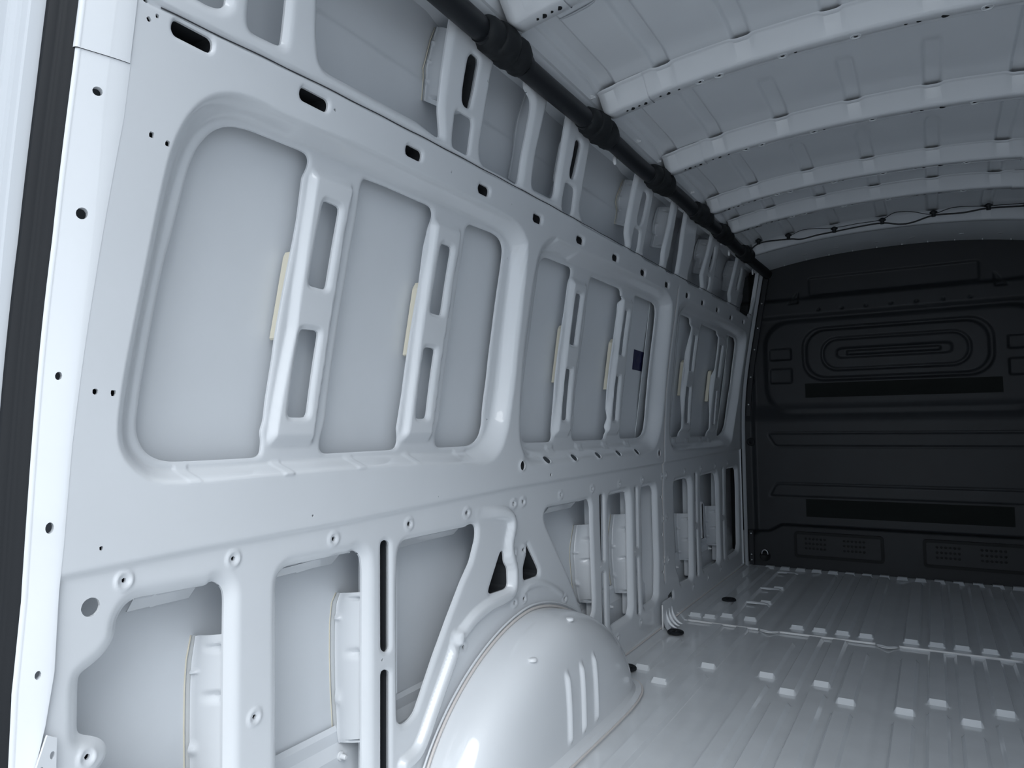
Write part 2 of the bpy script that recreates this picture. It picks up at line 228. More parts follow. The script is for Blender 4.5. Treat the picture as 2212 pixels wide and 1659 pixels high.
# outlines measured on the van, metres: (distance along the van, height)
TABLES = """
{"win_outer":[[[0.6653,1.2039],[0.652,1.0911],[0.6416,1.0171],[0.6359,0.9564],[0.6355,0.9251],[0.6405,0.901],[0.6537,0.8787],[0.676,0.8591],
[0.7028,0.846],[0.7589,0.8419],[0.9507,0.8445],[1.1653,0.8447],[1.3841,0.841],[1.5865,0.8315],[1.6633,0.8225],[1.737,0.8342],[1.7843,0.8707],
[1.8144,0.9345],[1.8422,1.075],[1.8468,1.2631],[1.8385,1.4017],[1.8209,1.4996],[1.8267,1.4741],[1.7944,1.5036],[1.7389,1.522],[1.6354,1.5267],
[1.5567,1.5272],[1.3511,1.5249],[1.2336,1.5259],[1.082,1.524],[0.9746,1.5152],[0.8789,1.5128],[0.8509,1.5162],[0.8039,1.5145],[0.7703,1.5053],
[0.7368,1.4858],[0.7121,1.4562],[0.6948,1.4199],[0.6837,1.3815],[0.6759,1.3174]],[[1.8863,1.2587],[1.8798,1.077],[1.8747,0.9342],[1.8805,0.8773],
[1.9095,0.8382],[1.908,0.8315],[1.9524,0.8095],[2.0626,0.8076],[2.3039,0.8079],[2.6283,0.8044],[2.9589,0.8019],[3.0956,0.8186],[3.1693,0.8806],
[3.21,0.9616],[3.2341,1.0714],[3.2318,1.2904],[3.2065,1.4506],[3.1787,1.5006],[3.1752,1.4968],[3.1271,1.5229],[3.0599,1.5342],[2.9039,1.5364],
[2.5679,1.5368],[2.2913,1.5339],[1.9907,1.526],[2.0645,1.5491],[1.9907,1.5352],[1.9348,1.5107],[1.9048,1.4757],[1.8934,1.4307]],[[3.3184,1.0181],
[3.3048,0.8895],[3.3215,0.8501],[3.3469,0.8158],[3.3912,0.7962],[3.9896,0.7899],[4.411,0.7901],[4.5311,0.8215],[4.621,0.968],[4.7062,1.1198],
[4.7312,1.3861],[4.7255,1.4838],[4.6672,1.519],[4.445,1.5272],[4.0185,1.5374],[3.6613,1.5404],[3.432,1.543],[3.3357,1.5261],[3.2792,1.4932],
[3.2946,1.4069],[3.3303,1.187]]],"win_inner":[[[0.7073,1.2051],[0.6937,1.0969],[0.688,1.0423],[0.6826,0.9959],[0.6779,0.9551],[0.6784,0.9247],
[0.6838,0.9043],[0.6978,0.8834],[0.72,0.8681],[0.7542,0.8622],[0.7898,0.8629],[0.8872,0.8618],[0.9896,0.8649],[1.2132,0.8665],[1.4411,0.8658],
[1.5773,0.8607],[1.6677,0.863],[1.7236,0.8858],[1.7687,0.9305],[1.7915,1.0046],[1.8066,1.1219],[1.8128,1.2394],[1.812,1.3558],[1.8095,1.4481],
[1.8081,1.4533],[1.7823,1.48],[1.7243,1.4987],[1.5945,1.4984],[1.4176,1.4981],[1.1656,1.4967],[1.0089,1.4967],[0.9219,1.4919],[0.9493,1.4953],
[0.8574,1.4926],[0.8178,1.4855],[0.7876,1.4719],[0.7599,1.45],[0.7407,1.4172],[0.7312,1.3801],[0.7227,1.336],[0.7172,1.2903]],[[1.9475,1.0305],
[1.9484,0.9417],[1.9532,0.8899],[1.9797,0.8669],[2.0416,0.8575],[2.4003,0.8568],[2.9376,0.8592],[3.0387,0.8672],[3.107,0.9031],[3.1371,0.9619],
[3.1581,1.1245],[3.1578,1.2868],[3.1506,1.4205],[3.14,1.462],[3.153,1.4756],[3.0953,1.4984],[2.9942,1.5072],[2.6433,1.5019],[2.3202,1.4967],
[2.0895,1.493],[2.1842,1.5024],[2.0669,1.5026],[2.0051,1.4901],[1.9817,1.4631],[1.9745,1.3826],[1.9723,1.2334]],[[3.415,0.9343],[3.4182,0.8651],
[3.4594,0.8439],[4.1586,0.8384],[4.3967,0.8446],[4.5261,0.8729],[4.5877,0.9463],[4.6653,1.0825],[4.7069,1.349],[4.6879,1.4456],[4.6361,1.4855],
[4.5045,1.4976],[4.1656,1.4989],[3.7323,1.5019],[3.5257,1.4994],[3.4363,1.4848],[3.4276,1.4261],[3.4471,1.2545]]],"openings":[[[0.7246,1.2194],
[0.7333,1.2684],[0.7424,1.3341],[0.7483,1.378],[0.7605,1.419],[0.7806,1.4499],[0.8033,1.4681],[0.828,1.4779],[0.8614,1.4833],[0.9155,1.4845],
[0.9858,1.4858],[1.0006,1.4837],[1.0076,1.4751],[1.0074,1.4625],[1.0028,1.4487],[0.9976,1.4379],[0.9979,1.4224],[0.9984,1.354],[0.9954,1.3096],
[0.9728,1.1081],[0.9701,1.0691],[0.9636,1.0222],[0.9581,0.982],[0.9557,0.9482],[0.9489,0.9299],[0.9485,0.9207],[0.9515,0.9085],[0.9496,0.8842],
[0.9431,0.8784],[0.9321,0.8758],[0.8552,0.8757],[0.7915,0.8759],[0.7557,0.8767],[0.7327,0.8818],[0.7129,0.893],[0.7,0.9115],[0.694,0.9347],
[0.6954,0.9605],[0.6997,1.0097],[0.7053,1.0542],[0.7105,1.099],[0.7176,1.1629]],[[1.1713,1.4849],[1.2446,1.487],[1.3986,1.4859],[1.4155,1.4826],
[1.4239,1.4691],[1.4224,1.4532],[1.4143,1.4318],[1.4134,1.416],[1.4084,1.387],[1.4084,1.2896],[1.3892,1.1117],[1.3774,1.0139],[1.3629,0.9405],
[1.3591,0.9291],[1.3639,0.9099],[1.3614,0.8909],[1.3528,0.8797],[1.3354,0.8772],[1.2162,0.877],[1.115,0.8766],[1.1035,0.8844],[1.1022,0.8977],
[1.107,0.9176],[1.1175,0.9444],[1.1239,1.0053],[1.1349,1.1081],[1.1476,1.2363],[1.1545,1.3402],[1.1594,1.3932],[1.1583,1.4372],[1.1585,1.4611],
[1.1625,1.4786]],[[1.5839,1.4829],[1.5686,1.4689],[1.5675,1.4498],[1.5704,1.417],[1.5685,1.379],[1.5603,1.2098],[1.5439,1.0614],[1.5295,0.9527],
[1.5198,0.932],[1.5121,0.9156],[1.5127,0.8889],[1.5211,0.8784],[1.5385,0.877],[1.6719,0.8774],[1.7037,0.8863],[1.7278,0.9037],[1.742,0.9353],
[1.7458,0.9854],[1.7605,1.0729],[1.7702,1.2116],[1.7728,1.336],[1.7744,1.414],[1.7716,1.45],[1.7589,1.4701],[1.7337,1.4826],[1.6987,1.4859],
[1.6418,1.4846]],[[2.0352,1.4814],[2.2091,1.4835],[2.2234,1.478],[2.228,1.4572],[2.216,1.4335],[2.2162,1.4065],[2.2181,1.3419],[2.2117,1.2326],
[2.1978,1.0797],[2.1968,1.0309],[2.1841,0.9336],[2.181,0.9175],[2.1848,0.8959],[2.1768,0.88],[2.156,0.8762],[1.9889,0.8783],[1.9716,0.8896],
[1.9628,0.9344],[1.9663,0.9941],[1.9822,1.1347],[1.9916,1.2358],[1.9926,1.3859],[1.9906,1.4453],[2.0036,1.4717]],[[2.3921,1.4817],[2.5103,1.4819],
[2.6694,1.4807],[2.6874,1.4671],[2.6903,1.444],[2.6736,1.4227],[2.6813,1.3861],[2.6807,1.2822],[2.6616,1.0777],[2.6532,0.9598],[2.6387,0.927],
[2.6425,0.8989],[2.6343,0.878],[2.6133,0.8747],[2.3566,0.8763],[2.3419,0.8818],[2.3369,0.8988],[2.3508,0.9413],[2.3596,1.0442],[2.3798,1.1744],
[2.3865,1.3044],[2.3775,1.4106],[2.3794,1.4494],[2.3812,1.4732]],[[2.8467,1.4819],[3.0517,1.4827],[3.0958,1.4722],[3.1168,1.4432],[3.1272,1.3645],
[3.1301,1.2308],[3.1245,1.0962],[3.1066,0.9618],[3.0892,0.9139],[3.062,0.8878],[3.0247,0.8769],[2.9597,0.875],[2.8036,0.8761],[2.7946,0.887],
[2.8034,0.9261],[2.8253,1.0199],[2.836,1.1343],[2.8367,1.2583],[2.8421,1.3578],[2.8343,1.4456],[2.8301,1.472]],[[3.4754,1.4832],[3.6254,1.4827],
[3.6456,1.464],[3.6408,1.4331],[3.6415,1.3908],[3.6457,1.2696],[3.631,1.0799],[3.6132,0.9218],[3.6031,0.8856],[3.593,0.8707],[3.475,0.871],
[3.4605,0.8876],[3.469,0.9635],[3.495,1.0815],[3.4964,1.2584],[3.4767,1.403],[3.4596,1.4649]],[[3.8452,1.4784],[4.1651,1.4753],[4.187,1.4606],
[4.181,1.4259],[4.1944,1.3793],[4.1952,1.249],[4.1624,1.0624],[4.142,0.919],[4.1288,0.8784],[4.1086,0.8638],[3.8089,0.867],[3.7985,0.8829],
[3.829,0.997],[3.8449,1.2527],[3.831,1.4419]],[[4.3961,1.4792],[4.5914,1.4775],[4.6413,1.449],[4.6518,1.3826],[4.6568,1.1951],[4.6064,1.0434],
[4.5541,0.9315],[4.4952,0.8879],[4.4094,0.8637],[4.3488,0.8612],[4.3559,0.932],[4.3911,1.111],[4.4146,1.3273]]],"rects":[[[1.0474,1.403],
[1.0965,1.4006],[1.0851,1.2227],[1.0331,1.2247]],[[1.0229,1.1354],[1.0757,1.1365],[1.0545,0.954],[1.0014,0.9537]],[[1.4564,1.4026],[1.5047,1.4024],
[1.4957,1.2215],[1.4451,1.2229]],[[1.4355,1.1353],[1.4837,1.1356],[1.4595,0.953],[1.4135,0.9528]],[[2.2605,1.4006],[2.3073,1.4007],[2.3045,1.2193],
[2.2588,1.2184]],[[2.2491,1.133],[2.2915,1.1336],[2.2748,0.9516],[2.2294,0.9515]],[[2.7212,1.4022],[2.7601,1.4026],[2.7614,1.2194],[2.7169,1.2182]],
[[2.7072,1.1326],[2.75,1.133],[2.7312,0.9503],[2.6854,0.9503]],[[3.6847,1.4035],[3.7491,1.4041],[3.7524,1.2158],[3.685,1.2147]],[[3.6691,1.1298],
[3.7462,1.1312],[3.7331,0.9397],[3.6544,0.941]],[[4.2228,1.4017],[4.3009,1.4034],[4.298,1.2107],[4.2311,1.2106]],[[4.2258,1.1328],[4.2979,1.1321],
[4.2563,0.9321],[4.1913,0.9337]]],"ridges":[[[1.0166,1.4539],[1.0113,1.2741],[1.0044,1.1342],[0.9759,0.9759],[0.9651,0.9036]],[[1.1298,1.4545],
[1.1198,1.3485],[1.1164,1.2569],[1.0994,1.0708],[1.08,0.9377],[1.0759,0.9017]],[[1.4275,1.4527],[1.4262,1.4439],[1.4183,1.2705],[1.4022,1.073],
[1.3826,0.9365],[1.3734,0.9021]],[[1.5389,1.4501],[1.5277,1.2256],[1.5044,1.0179],[1.4823,0.8998]],[[2.2253,1.441],[2.2375,1.2656],[2.2235,1.0394],
[2.1894,0.901]],[[2.3425,1.4126],[2.3396,1.2048],[2.319,1.0214],[2.2997,0.8994]],[[2.6827,1.4511],[2.6965,1.2451],[2.6746,1.0542],[2.638,0.9012]],
[[2.7969,1.4003],[2.8034,1.1566],[2.7631,0.9359]],[[3.6308,1.4492],[3.6633,1.2091],[3.5976,0.8977]],[[3.779,1.4041],[3.7879,1.2168],[3.7575,0.9459]],
[[4.1635,1.4505],[4.1969,1.2074],[4.1237,0.8919]],[[4.3344,1.391],[4.3277,1.2144],[4.2733,0.9391]]],"sealants":[[[0.9985,1.2897],[0.9912,1.2788],
[0.9769,1.1139],[0.9828,1.1098]],[[1.4207,1.2985],[1.4049,1.2822],[1.3951,1.1146],[1.4035,1.1114]],[[2.2372,1.2856],[2.2203,1.2734],[2.2085,1.0844],
[2.2267,1.0825]],[[2.7056,1.2844],[2.6738,1.268],[2.6613,1.0771],[2.6881,1.0839]],[[3.6742,1.2722],[3.6354,1.2571],[3.6291,1.085],[3.6697,1.0826]],
[[4.2223,1.2525],[4.1618,1.244],[4.1345,1.0674],[4.208,1.0652]]],"slots":[[0.6987,1.5644],[0.9614,1.565],[1.2685,1.562],[1.5655,1.56],[1.8653,1.5572],
[2.1665,1.559],[2.476,1.5608],[2.7748,1.5591],[3.0827,1.5606],[3.3913,1.56],[3.657,1.5623],[3.9496,1.566],[4.2571,1.5613],[4.5701,1.5745]],
"upper":[[[0.7485,1.6637],[0.7508,1.6495],[0.7507,1.6405],[0.7403,1.6291],[0.7203,1.6243],[0.7001,1.6243],[0.6697,1.6236]],[[0.7923,1.6912],
[0.7941,1.6553],[0.7962,1.6325],[0.8009,1.6241],[0.8114,1.6209],[0.8625,1.6242],[0.8707,1.6287],[0.8717,1.6375],[0.871,1.6678],[0.8682,1.7301]],
[[0.9296,1.8104],[0.9378,1.7427],[0.9477,1.6805],[0.9591,1.6415],[0.9717,1.6291],[0.9889,1.6258],[1.0452,1.6271],[1.274,1.6318],[1.342,1.6237],
[1.3539,1.6262],[1.3556,1.6349],[1.3454,1.6608],[1.3345,1.6898],[1.3298,1.7861],[1.3314,1.8917],[1.3424,1.9731]],[[1.5402,1.9509],[1.5328,1.8957],
[1.5245,1.8444],[1.5214,1.7475],[1.5187,1.6627],[1.5243,1.6364],[1.5411,1.6215],[1.5648,1.6185],[1.6646,1.6209],[1.7169,1.6186],[1.7289,1.6229],
[1.7325,1.6406],[1.7317,1.702],[1.7379,1.77],[1.7424,1.8375],[1.7367,1.8616],[1.7155,1.8709],[1.6959,1.8762],[1.6892,1.8864],[1.6873,1.9327]],
[[1.8286,1.9331],[1.8229,1.89],[1.8138,1.8278],[1.7991,1.7233],[1.8013,1.6561],[1.8048,1.6389],[1.823,1.6326],[1.9278,1.6344],[1.942,1.6391],
[1.9507,1.6607],[1.9468,1.6885],[1.9481,1.732],[1.9507,1.8191],[1.9541,1.9351]],[[2.1389,1.9487],[2.1354,1.8911],[2.131,1.8026],[2.1274,1.6783],
[2.1269,1.6524],[2.1445,1.631],[2.1711,1.626],[2.1606,1.6196],[2.55,1.6191],[2.5676,1.6254],[2.5578,1.6439],[2.5381,1.6618],[2.5323,1.69],
[2.5418,1.8289],[2.5577,1.911]],[[2.7652,1.922],[2.7591,1.8849],[2.7543,1.8324],[2.7437,1.6921],[2.7352,1.6352],[2.7521,1.6228],[2.7888,1.6181],
[2.9461,1.6203],[2.9685,1.627],[2.967,1.657],[2.9618,1.6812],[2.9646,1.7154],[2.9865,1.8044],[2.9953,1.9203]],[[3.081,1.9431],[3.0653,1.8917],
[3.0498,1.6776],[3.0322,1.6313],[3.0522,1.6178],[3.1478,1.6205],[3.1735,1.6264],[3.1826,1.6369],[3.1847,1.7176],[3.174,1.8219],[3.1765,1.9288]],
[[3.3938,1.9377],[3.3756,1.882],[3.38,1.7568],[3.3462,1.6571],[3.3527,1.6303],[3.39,1.6202],[3.5826,1.6227],[3.6024,1.6284],[3.5862,1.6504],
[3.5535,1.6891],[3.5962,1.8002],[3.6375,1.9477]],[[3.809,1.9567],[3.7899,1.8906],[3.7867,1.7354],[3.7845,1.642],[3.811,1.6306],[4.1381,1.6305],
[4.1703,1.6407],[4.1256,1.6844],[4.1441,1.7431],[4.204,1.9673]],[[4.3979,1.9436],[4.3782,1.8989],[4.3319,1.6407],[4.3653,1.6279],[4.6741,1.6201],
[4.7045,1.6364],[4.7137,1.6627],[4.8418,1.9228]]],"upper_slots":[[[1.4216,1.8527],[1.4343,1.8571],[1.4557,1.8567],[1.4604,1.8472],[1.4591,1.8313],
[1.4562,1.7762],[1.4523,1.7515],[1.4506,1.7316],[1.4417,1.7256],[1.4245,1.7256],[1.4143,1.7332],[1.4092,1.7577],[1.4094,1.7954],[1.4118,1.8379]],
[[1.396,1.7056],[1.4054,1.7079],[1.4636,1.7093],[1.4697,1.6998],[1.4699,1.6726],[1.4708,1.6241],[1.4633,1.6178],[1.4086,1.6175],[1.3984,1.6237],
[1.3954,1.6434],[1.3921,1.6948]],[[2.0382,1.853],[2.062,1.8525],[2.0683,1.8421],[2.0632,1.8005],[2.0565,1.7535],[2.0487,1.7263],[2.0327,1.7227],
[2.0195,1.7277],[2.0168,1.7515],[2.0217,1.8022],[2.0246,1.8425]],[[2.0049,1.7048],[2.0206,1.7083],[2.0653,1.706],[2.0719,1.6877],[2.0742,1.638],
[2.07,1.6168],[2.0067,1.6184],[1.9968,1.6282],[1.9952,1.6522],[1.9965,1.6966]],[[2.6562,1.8574],[2.6842,1.8574],[2.6934,1.8425],[2.6845,1.7708],
[2.6719,1.737],[2.6567,1.7219],[2.6355,1.7207],[2.6216,1.7326],[2.6254,1.7676],[2.6333,1.8227],[2.6388,1.8469]],[[2.6106,1.7043],[2.6637,1.7062],
[2.6726,1.6986],[2.6763,1.6532],[2.6705,1.6166],[2.6123,1.615],[2.6019,1.6223],[2.6003,1.6672]],[[3.714,1.861],[3.7259,1.8102],[3.7021,1.7449],
[3.6827,1.7237],[3.66,1.7271],[3.663,1.7627],[3.6755,1.8203],[3.6897,1.8534]],[[3.6485,1.7026],[3.7049,1.7023],[3.7142,1.671],[3.7075,1.6344],
[3.6608,1.6345]],[[4.2774,1.8573],[4.3217,1.8585],[4.2949,1.7329],[4.2537,1.7218],[4.2478,1.7482]]],"webs":[[[[1.3962,1.9324],[1.3855,1.8969],
[1.3782,1.8478],[1.3734,1.8229],[1.3795,1.8025],[1.3832,1.7657],[1.3845,1.7489]],[[1.3573,1.8898],[1.355,1.8611],[1.3547,1.8167],[1.3528,1.7938],
[1.3532,1.7718],[1.3547,1.7354],[1.3581,1.7063]]],[[[1.8481,1.9513],[1.8266,1.8964],[1.8143,1.8501],[1.8143,1.813],[1.8208,1.7593],[1.8177,1.7116],
[1.814,1.6824]],[[1.7665,1.8779],[1.7741,1.854],[1.7733,1.8179],[1.7691,1.7806],[1.7645,1.7209],[1.7632,1.6713],[1.7604,1.6355]]],[[[2.1266,1.9718],
[2.1094,1.919],[2.1007,1.8591],[2.0993,1.8121],[2.0993,1.7603],[2.0868,1.7101],[2.0847,1.6981]],[[1.9902,1.939],[1.9909,1.8857],[1.9881,1.8359],
[1.9844,1.7762],[1.9836,1.7271],[1.9847,1.6785],[1.9797,1.6546]]],[[[2.6621,1.9223],[2.6443,1.8901],[2.623,1.8418],[2.6228,1.8225],[2.6421,1.8004],
[2.6438,1.7659],[2.639,1.7395]],[[2.5921,1.8839],[2.5883,1.8566],[2.5842,1.8179],[2.5821,1.7986],[2.5798,1.768],[2.5788,1.734],[2.5783,1.7038]]],
[[[3.0726,1.9176],[3.0579,1.8929],[3.0449,1.8375],[3.0537,1.8047],[3.0651,1.7942],[3.058,1.7533],[3.0548,1.7373]],[[3.0473,1.8969],[3.0445,1.8726],
[3.0408,1.8202],[3.0319,1.7839],[3.0303,1.7707],[3.0226,1.7348],[3.015,1.7097]]],[[[3.4533,1.9775],[3.4024,1.9078],[3.3758,1.8543],[3.3795,1.8172],
[3.3735,1.7686],[3.3739,1.7212],[3.377,1.6789]],[[3.2352,1.9111],[3.2312,1.8561],[3.2364,1.8121],[3.2374,1.7761],[3.2399,1.7314],[3.241,1.6862],
[3.2369,1.6424]]],[[[3.7201,1.9152],[3.6951,1.8791],[3.6883,1.8369],[3.6963,1.8129],[3.7202,1.8022],[3.7082,1.7588],[3.7126,1.7339]],[[3.6845,1.8938],
[3.6758,1.8642],[3.6639,1.8215],[3.6556,1.7948],[3.6496,1.7736],[3.6352,1.7358],[3.6204,1.7052]]],[[[4.3411,1.9218],[4.316,1.8878],[4.2908,1.8366],
[4.3075,1.8104],[4.3104,1.7876],[4.3028,1.7629],[4.3118,1.741]],[[4.2548,1.8923],[4.2468,1.8652],[4.2339,1.8172],[4.2269,1.7819],[4.2194,1.7578],
[4.2119,1.7339],[4.2019,1.7068]]],[[[0.8535,0.5511],[0.8447,0.5096],[0.843,0.482],[0.8419,0.4571],[0.8422,0.3873],[0.8442,0.3148],[0.8496,0.246]],
[[0.8556,0.5641],[0.856,0.52],[0.8561,0.4926],[0.8562,0.468],[0.8566,0.3999],[0.8571,0.3298],[0.8575,0.2649]]],[[[1.2253,0.5534],[1.2118,0.5336],
[1.2062,0.4883],[1.2061,0.4189],[1.2093,0.3413],[1.218,0.2312],[1.2235,0.2204]],[[1.2154,0.5657],[1.2155,0.5353],[1.2156,0.4899],[1.2158,0.4296],
[1.216,0.3545],[1.2163,0.2502],[1.2163,0.2391]]],[[[2.4842,0.5528],[2.4553,0.4873],[2.4469,0.4564],[2.448,0.4288],[2.4607,0.3396],[2.4883,0.2744],
[2.5029,0.2593]],[[2.448,0.5648],[2.4495,0.4946],[2.4504,0.4629],[2.4515,0.4357],[2.4545,0.3497],[2.4564,0.291],[2.4567,0.2743]]],[[[2.8494,0.5536],
[2.8196,0.4807],[2.8119,0.4305],[2.8119,0.3744],[2.8244,0.3058],[2.8398,0.2416],[2.8523,0.2237]],[[2.812,0.5624],[2.8121,0.4875],[2.812,0.4371],
[2.8131,0.3815],[2.8136,0.3162],[2.8129,0.2562],[2.8133,0.2376]]],[[[3.3317,0.6199],[3.3004,0.5696],[3.2795,0.5016],[3.2963,0.418],[3.3141,0.3221],
[3.315,0.2054],[3.3472,0.141]],[[3.1329,0.6335],[3.1327,0.578],[3.1324,0.5227],[3.1339,0.4451],[3.1345,0.3569],[3.1353,0.247],[3.1268,0.1721]]],
[[[3.6977,0.4647],[3.6981,0.4164],[3.7033,0.3772],[3.7076,0.3253],[3.7195,0.2657],[3.7335,0.2314],[3.7447,0.2128]],[[3.6821,0.4691],[3.6825,0.4235],
[3.6813,0.3857],[3.6791,0.3355],[3.6763,0.2793],[3.6757,0.248],[3.6763,0.2303]]],[[[4.2427,0.4487],[4.2454,0.3941],[4.2516,0.35],[4.2592,0.3201],
[4.2699,0.2681],[4.2821,0.2301],[4.2909,0.2114]],[[4.2166,0.4554],[4.2164,0.4021],[4.2172,0.3593],[4.2169,0.3309],[4.217,0.2813],[4.2187,0.2456],
[4.2192,0.2257]]]],"lower":[[[0.6858,0.6643],[0.7217,0.6623],[0.7785,0.6604],[0.8143,0.6587],[0.8195,0.6636],[0.8306,0.6626],[0.8403,0.6558],
[0.8486,0.646],[0.8521,0.6315],[0.8522,0.5655],[0.8527,0.4563],[0.8544,0.2673],[0.6518,0.3581],[0.6291,0.4161],[0.636,0.4224],[0.6434,0.431],
[0.6464,0.4426],[0.6423,0.4569],[0.6302,0.4688],[0.6047,0.4818],[0.6001,0.4885],[0.6,0.5155],[0.5996,0.5495],[0.5999,0.5652],[0.6047,0.5717],
[0.6228,0.5802],[0.6367,0.5891],[0.6484,0.6025],[0.6542,0.6152],[0.6551,0.6317],[0.6597,0.645],[0.6694,0.6573]],[[0.9682,0.6227],[0.97,0.6421],
[0.9762,0.6526],[0.9912,0.661],[1.0065,0.6617],[1.1638,0.6602],[1.1771,0.6641],[1.1935,0.6589],[1.2073,0.6435],[1.2114,0.6124],[1.2109,0.4315],
[1.2111,0.117],[0.9738,0.1808]],[[1.32,0.6342],[1.3263,0.6533],[1.3454,0.664],[1.6003,0.6627],[1.6211,0.6671],[1.6422,0.6655],[1.6559,0.6544],
[1.6547,0.6238],[1.6242,0.5631],[1.5827,0.5201],[1.5193,0.4399],[1.4597,0.3604],[1.4105,0.2875],[1.3835,0.2476],[1.3573,0.2366],[1.3351,0.2366],
[1.3226,0.2442],[1.3164,0.255],[1.3153,0.3257],[1.3156,0.5629]],[[2.08,0.6676],[2.0583,0.6548],[2.051,0.6358],[2.0615,0.6149],[2.1075,0.5571],
[2.1771,0.4776],[2.2497,0.386],[2.3059,0.3028],[2.345,0.2578],[2.4021,0.2338],[2.4245,0.2506],[2.4283,0.2896],[2.4164,0.5762],[2.4164,0.6344],
[2.4032,0.6581],[2.3873,0.6649],[2.3193,0.6637]],[[2.598,0.6584],[2.7646,0.6613],[2.7913,0.6515],[2.8029,0.6101],[2.8014,0.1843],[2.7849,0.1582],
[2.5985,0.1551],[2.5919,0.1697],[2.5928,0.4883],[2.5848,0.6311]],[[2.953,0.651],[2.9671,0.6605],[3.0729,0.6615],[3.1048,0.6552],[3.12,0.6347],
[3.1277,0.3035],[3.1152,0.1695],[3.085,0.1542],[2.9633,0.1523],[2.9504,0.1618],[2.9525,0.4378]],[[3.4078,0.6558],[3.6035,0.6575],[3.6495,0.6512],
[3.6708,0.6212],[3.6585,0.1574],[3.6381,0.1438],[3.4711,0.1541],[3.4548,0.1708],[3.4457,0.2022],[3.4016,0.2512],[3.4018,0.3747],[3.3892,0.5061],
[3.3941,0.6241]],[[3.8558,0.6524],[4.146,0.6541],[4.1852,0.6432],[4.2076,0.5954],[4.2045,0.1563],[4.1775,0.134],[3.8746,0.1475],[3.8575,0.1668],
[3.8393,0.4442]],[[4.4161,0.6549],[4.646,0.6551],[4.6835,0.6397],[4.6921,0.5449],[4.6744,0.1651],[4.6411,0.1354],[4.4131,0.1313],[4.395,0.1547],
[4.4001,0.4557]],[[1.7924,0.5724],[1.7999,0.5588],[1.8014,0.5336],[1.8207,0.5152],[1.8227,0.4647],[1.8097,0.4562],[1.7246,0.4587],[1.7129,0.4644],
[1.7158,0.4758],[1.7779,0.5672]],[[1.934,0.5746],[1.9414,0.5629],[2.0121,0.4766],[2.0093,0.4582],[1.912,0.4593],[1.9108,0.4996],[1.9242,0.5235],
[1.9332,0.5378]],[[3.2637,0.1347],[3.3375,0.1481],[3.3474,0.1087],[3.2739,0.1032]]],"lower_slots":[[[1.258,0.6647],[1.26,0.67],[1.2658,0.6734],
[1.2737,0.6738],[1.2817,0.6711],[1.2876,0.6661],[1.2898,0.66],[1.2898,0.4274],[1.2877,0.4224],[1.282,0.4199],[1.2743,0.4205],[1.2666,0.4241],
[1.261,0.4296],[1.2589,0.4357]],[[1.2589,0.3754],[1.261,0.3803],[1.2667,0.3827],[1.2745,0.3819],[1.2824,0.3781],[1.2883,0.3723],[1.2904,0.366],
[1.2901,0.096],[1.288,0.0914],[1.2822,0.0899],[1.2744,0.0919],[1.2667,0.0968],[1.2611,0.1033],[1.259,0.1096]],[[2.4971,0.6647],[2.4999,0.6687],
[2.5071,0.6713],[2.517,0.6716],[2.5269,0.6696],[2.534,0.6657],[2.5365,0.6612],[2.533,0.4225],[2.5306,0.4193],[2.5245,0.4177],[2.5164,0.4181],
[2.5084,0.4204],[2.5026,0.4239],[2.5007,0.4278]],[[2.5029,0.3756],[2.505,0.3784],[2.5106,0.3798],[2.5181,0.3794],[2.5256,0.3772],[2.531,0.3738],
[2.5328,0.3702],[2.5365,0.1505],[2.5341,0.1475],[2.5281,0.1465],[2.52,0.1476],[2.512,0.1505],[2.5063,0.1545],[2.5043,0.1585]],[[2.859,0.6657],
[2.8612,0.6686],[2.8671,0.6705],[2.8751,0.6707],[2.883,0.6692],[2.8887,0.6665],[2.8906,0.6632],[2.8884,0.4209],[2.8865,0.4186],[2.8817,0.4175],
[2.8752,0.4178],[2.8688,0.4194],[2.8642,0.4219],[2.8626,0.4247]],[[2.8626,0.3754],[2.8646,0.3778],[2.87,0.379],[2.8772,0.3786],[2.8843,0.3767],
[2.8894,0.3738],[2.8912,0.3707],[2.8976,0.1409],[2.895,0.138],[2.8882,0.137],[2.8792,0.1381],[2.8704,0.1411],[2.8641,0.1451],[2.8619,0.149]],
[[3.7332,0.671],[3.7364,0.6743],[3.7448,0.6764],[3.7561,0.6767],[3.7674,0.675],[3.7754,0.6719],[3.7782,0.6682],[3.7697,0.4187],[3.7668,0.416],
[3.7596,0.4147],[3.75,0.415],[3.7406,0.417],[3.7339,0.4199],[3.7317,0.4232]],[[3.7299,0.3792],[3.7328,0.382],[3.7404,0.3834],[3.7505,0.3829],
[3.7605,0.3808],[3.7676,0.3776],[3.7701,0.3741],[3.771,0.1415],[3.7679,0.1387],[3.7599,0.1378],[3.7492,0.1388],[3.7387,0.1416],[3.7313,0.1454],
[3.7288,0.1492]],[[4.3025,0.6674],[4.3052,0.6698],[4.3122,0.6714],[4.3216,0.6715],[4.3309,0.6703],[4.3375,0.668],[4.3398,0.6653],[4.3218,0.396],
[4.3193,0.3939],[4.3128,0.3928],[4.3042,0.3931],[4.2958,0.3947],[4.2898,0.3971],[4.2878,0.3997]],[[4.2831,0.358],[4.2859,0.3602],[4.2928,0.3613],
[4.302,0.3609],[4.3112,0.3591],[4.3177,0.3564],[4.3199,0.3536],[4.3149,0.1333],[4.3124,0.1314],[4.306,0.1307],[4.2974,0.1314],[4.2891,0.1335],
[4.2831,0.1362],[4.2811,0.1388]]],"holes":[[0.6074,0.6684,0.0142,0],[0.6577,0.6983,0.0041,1],[0.8585,0.6991,0.0047,1],[1.1079,0.6995,0.0055,1],
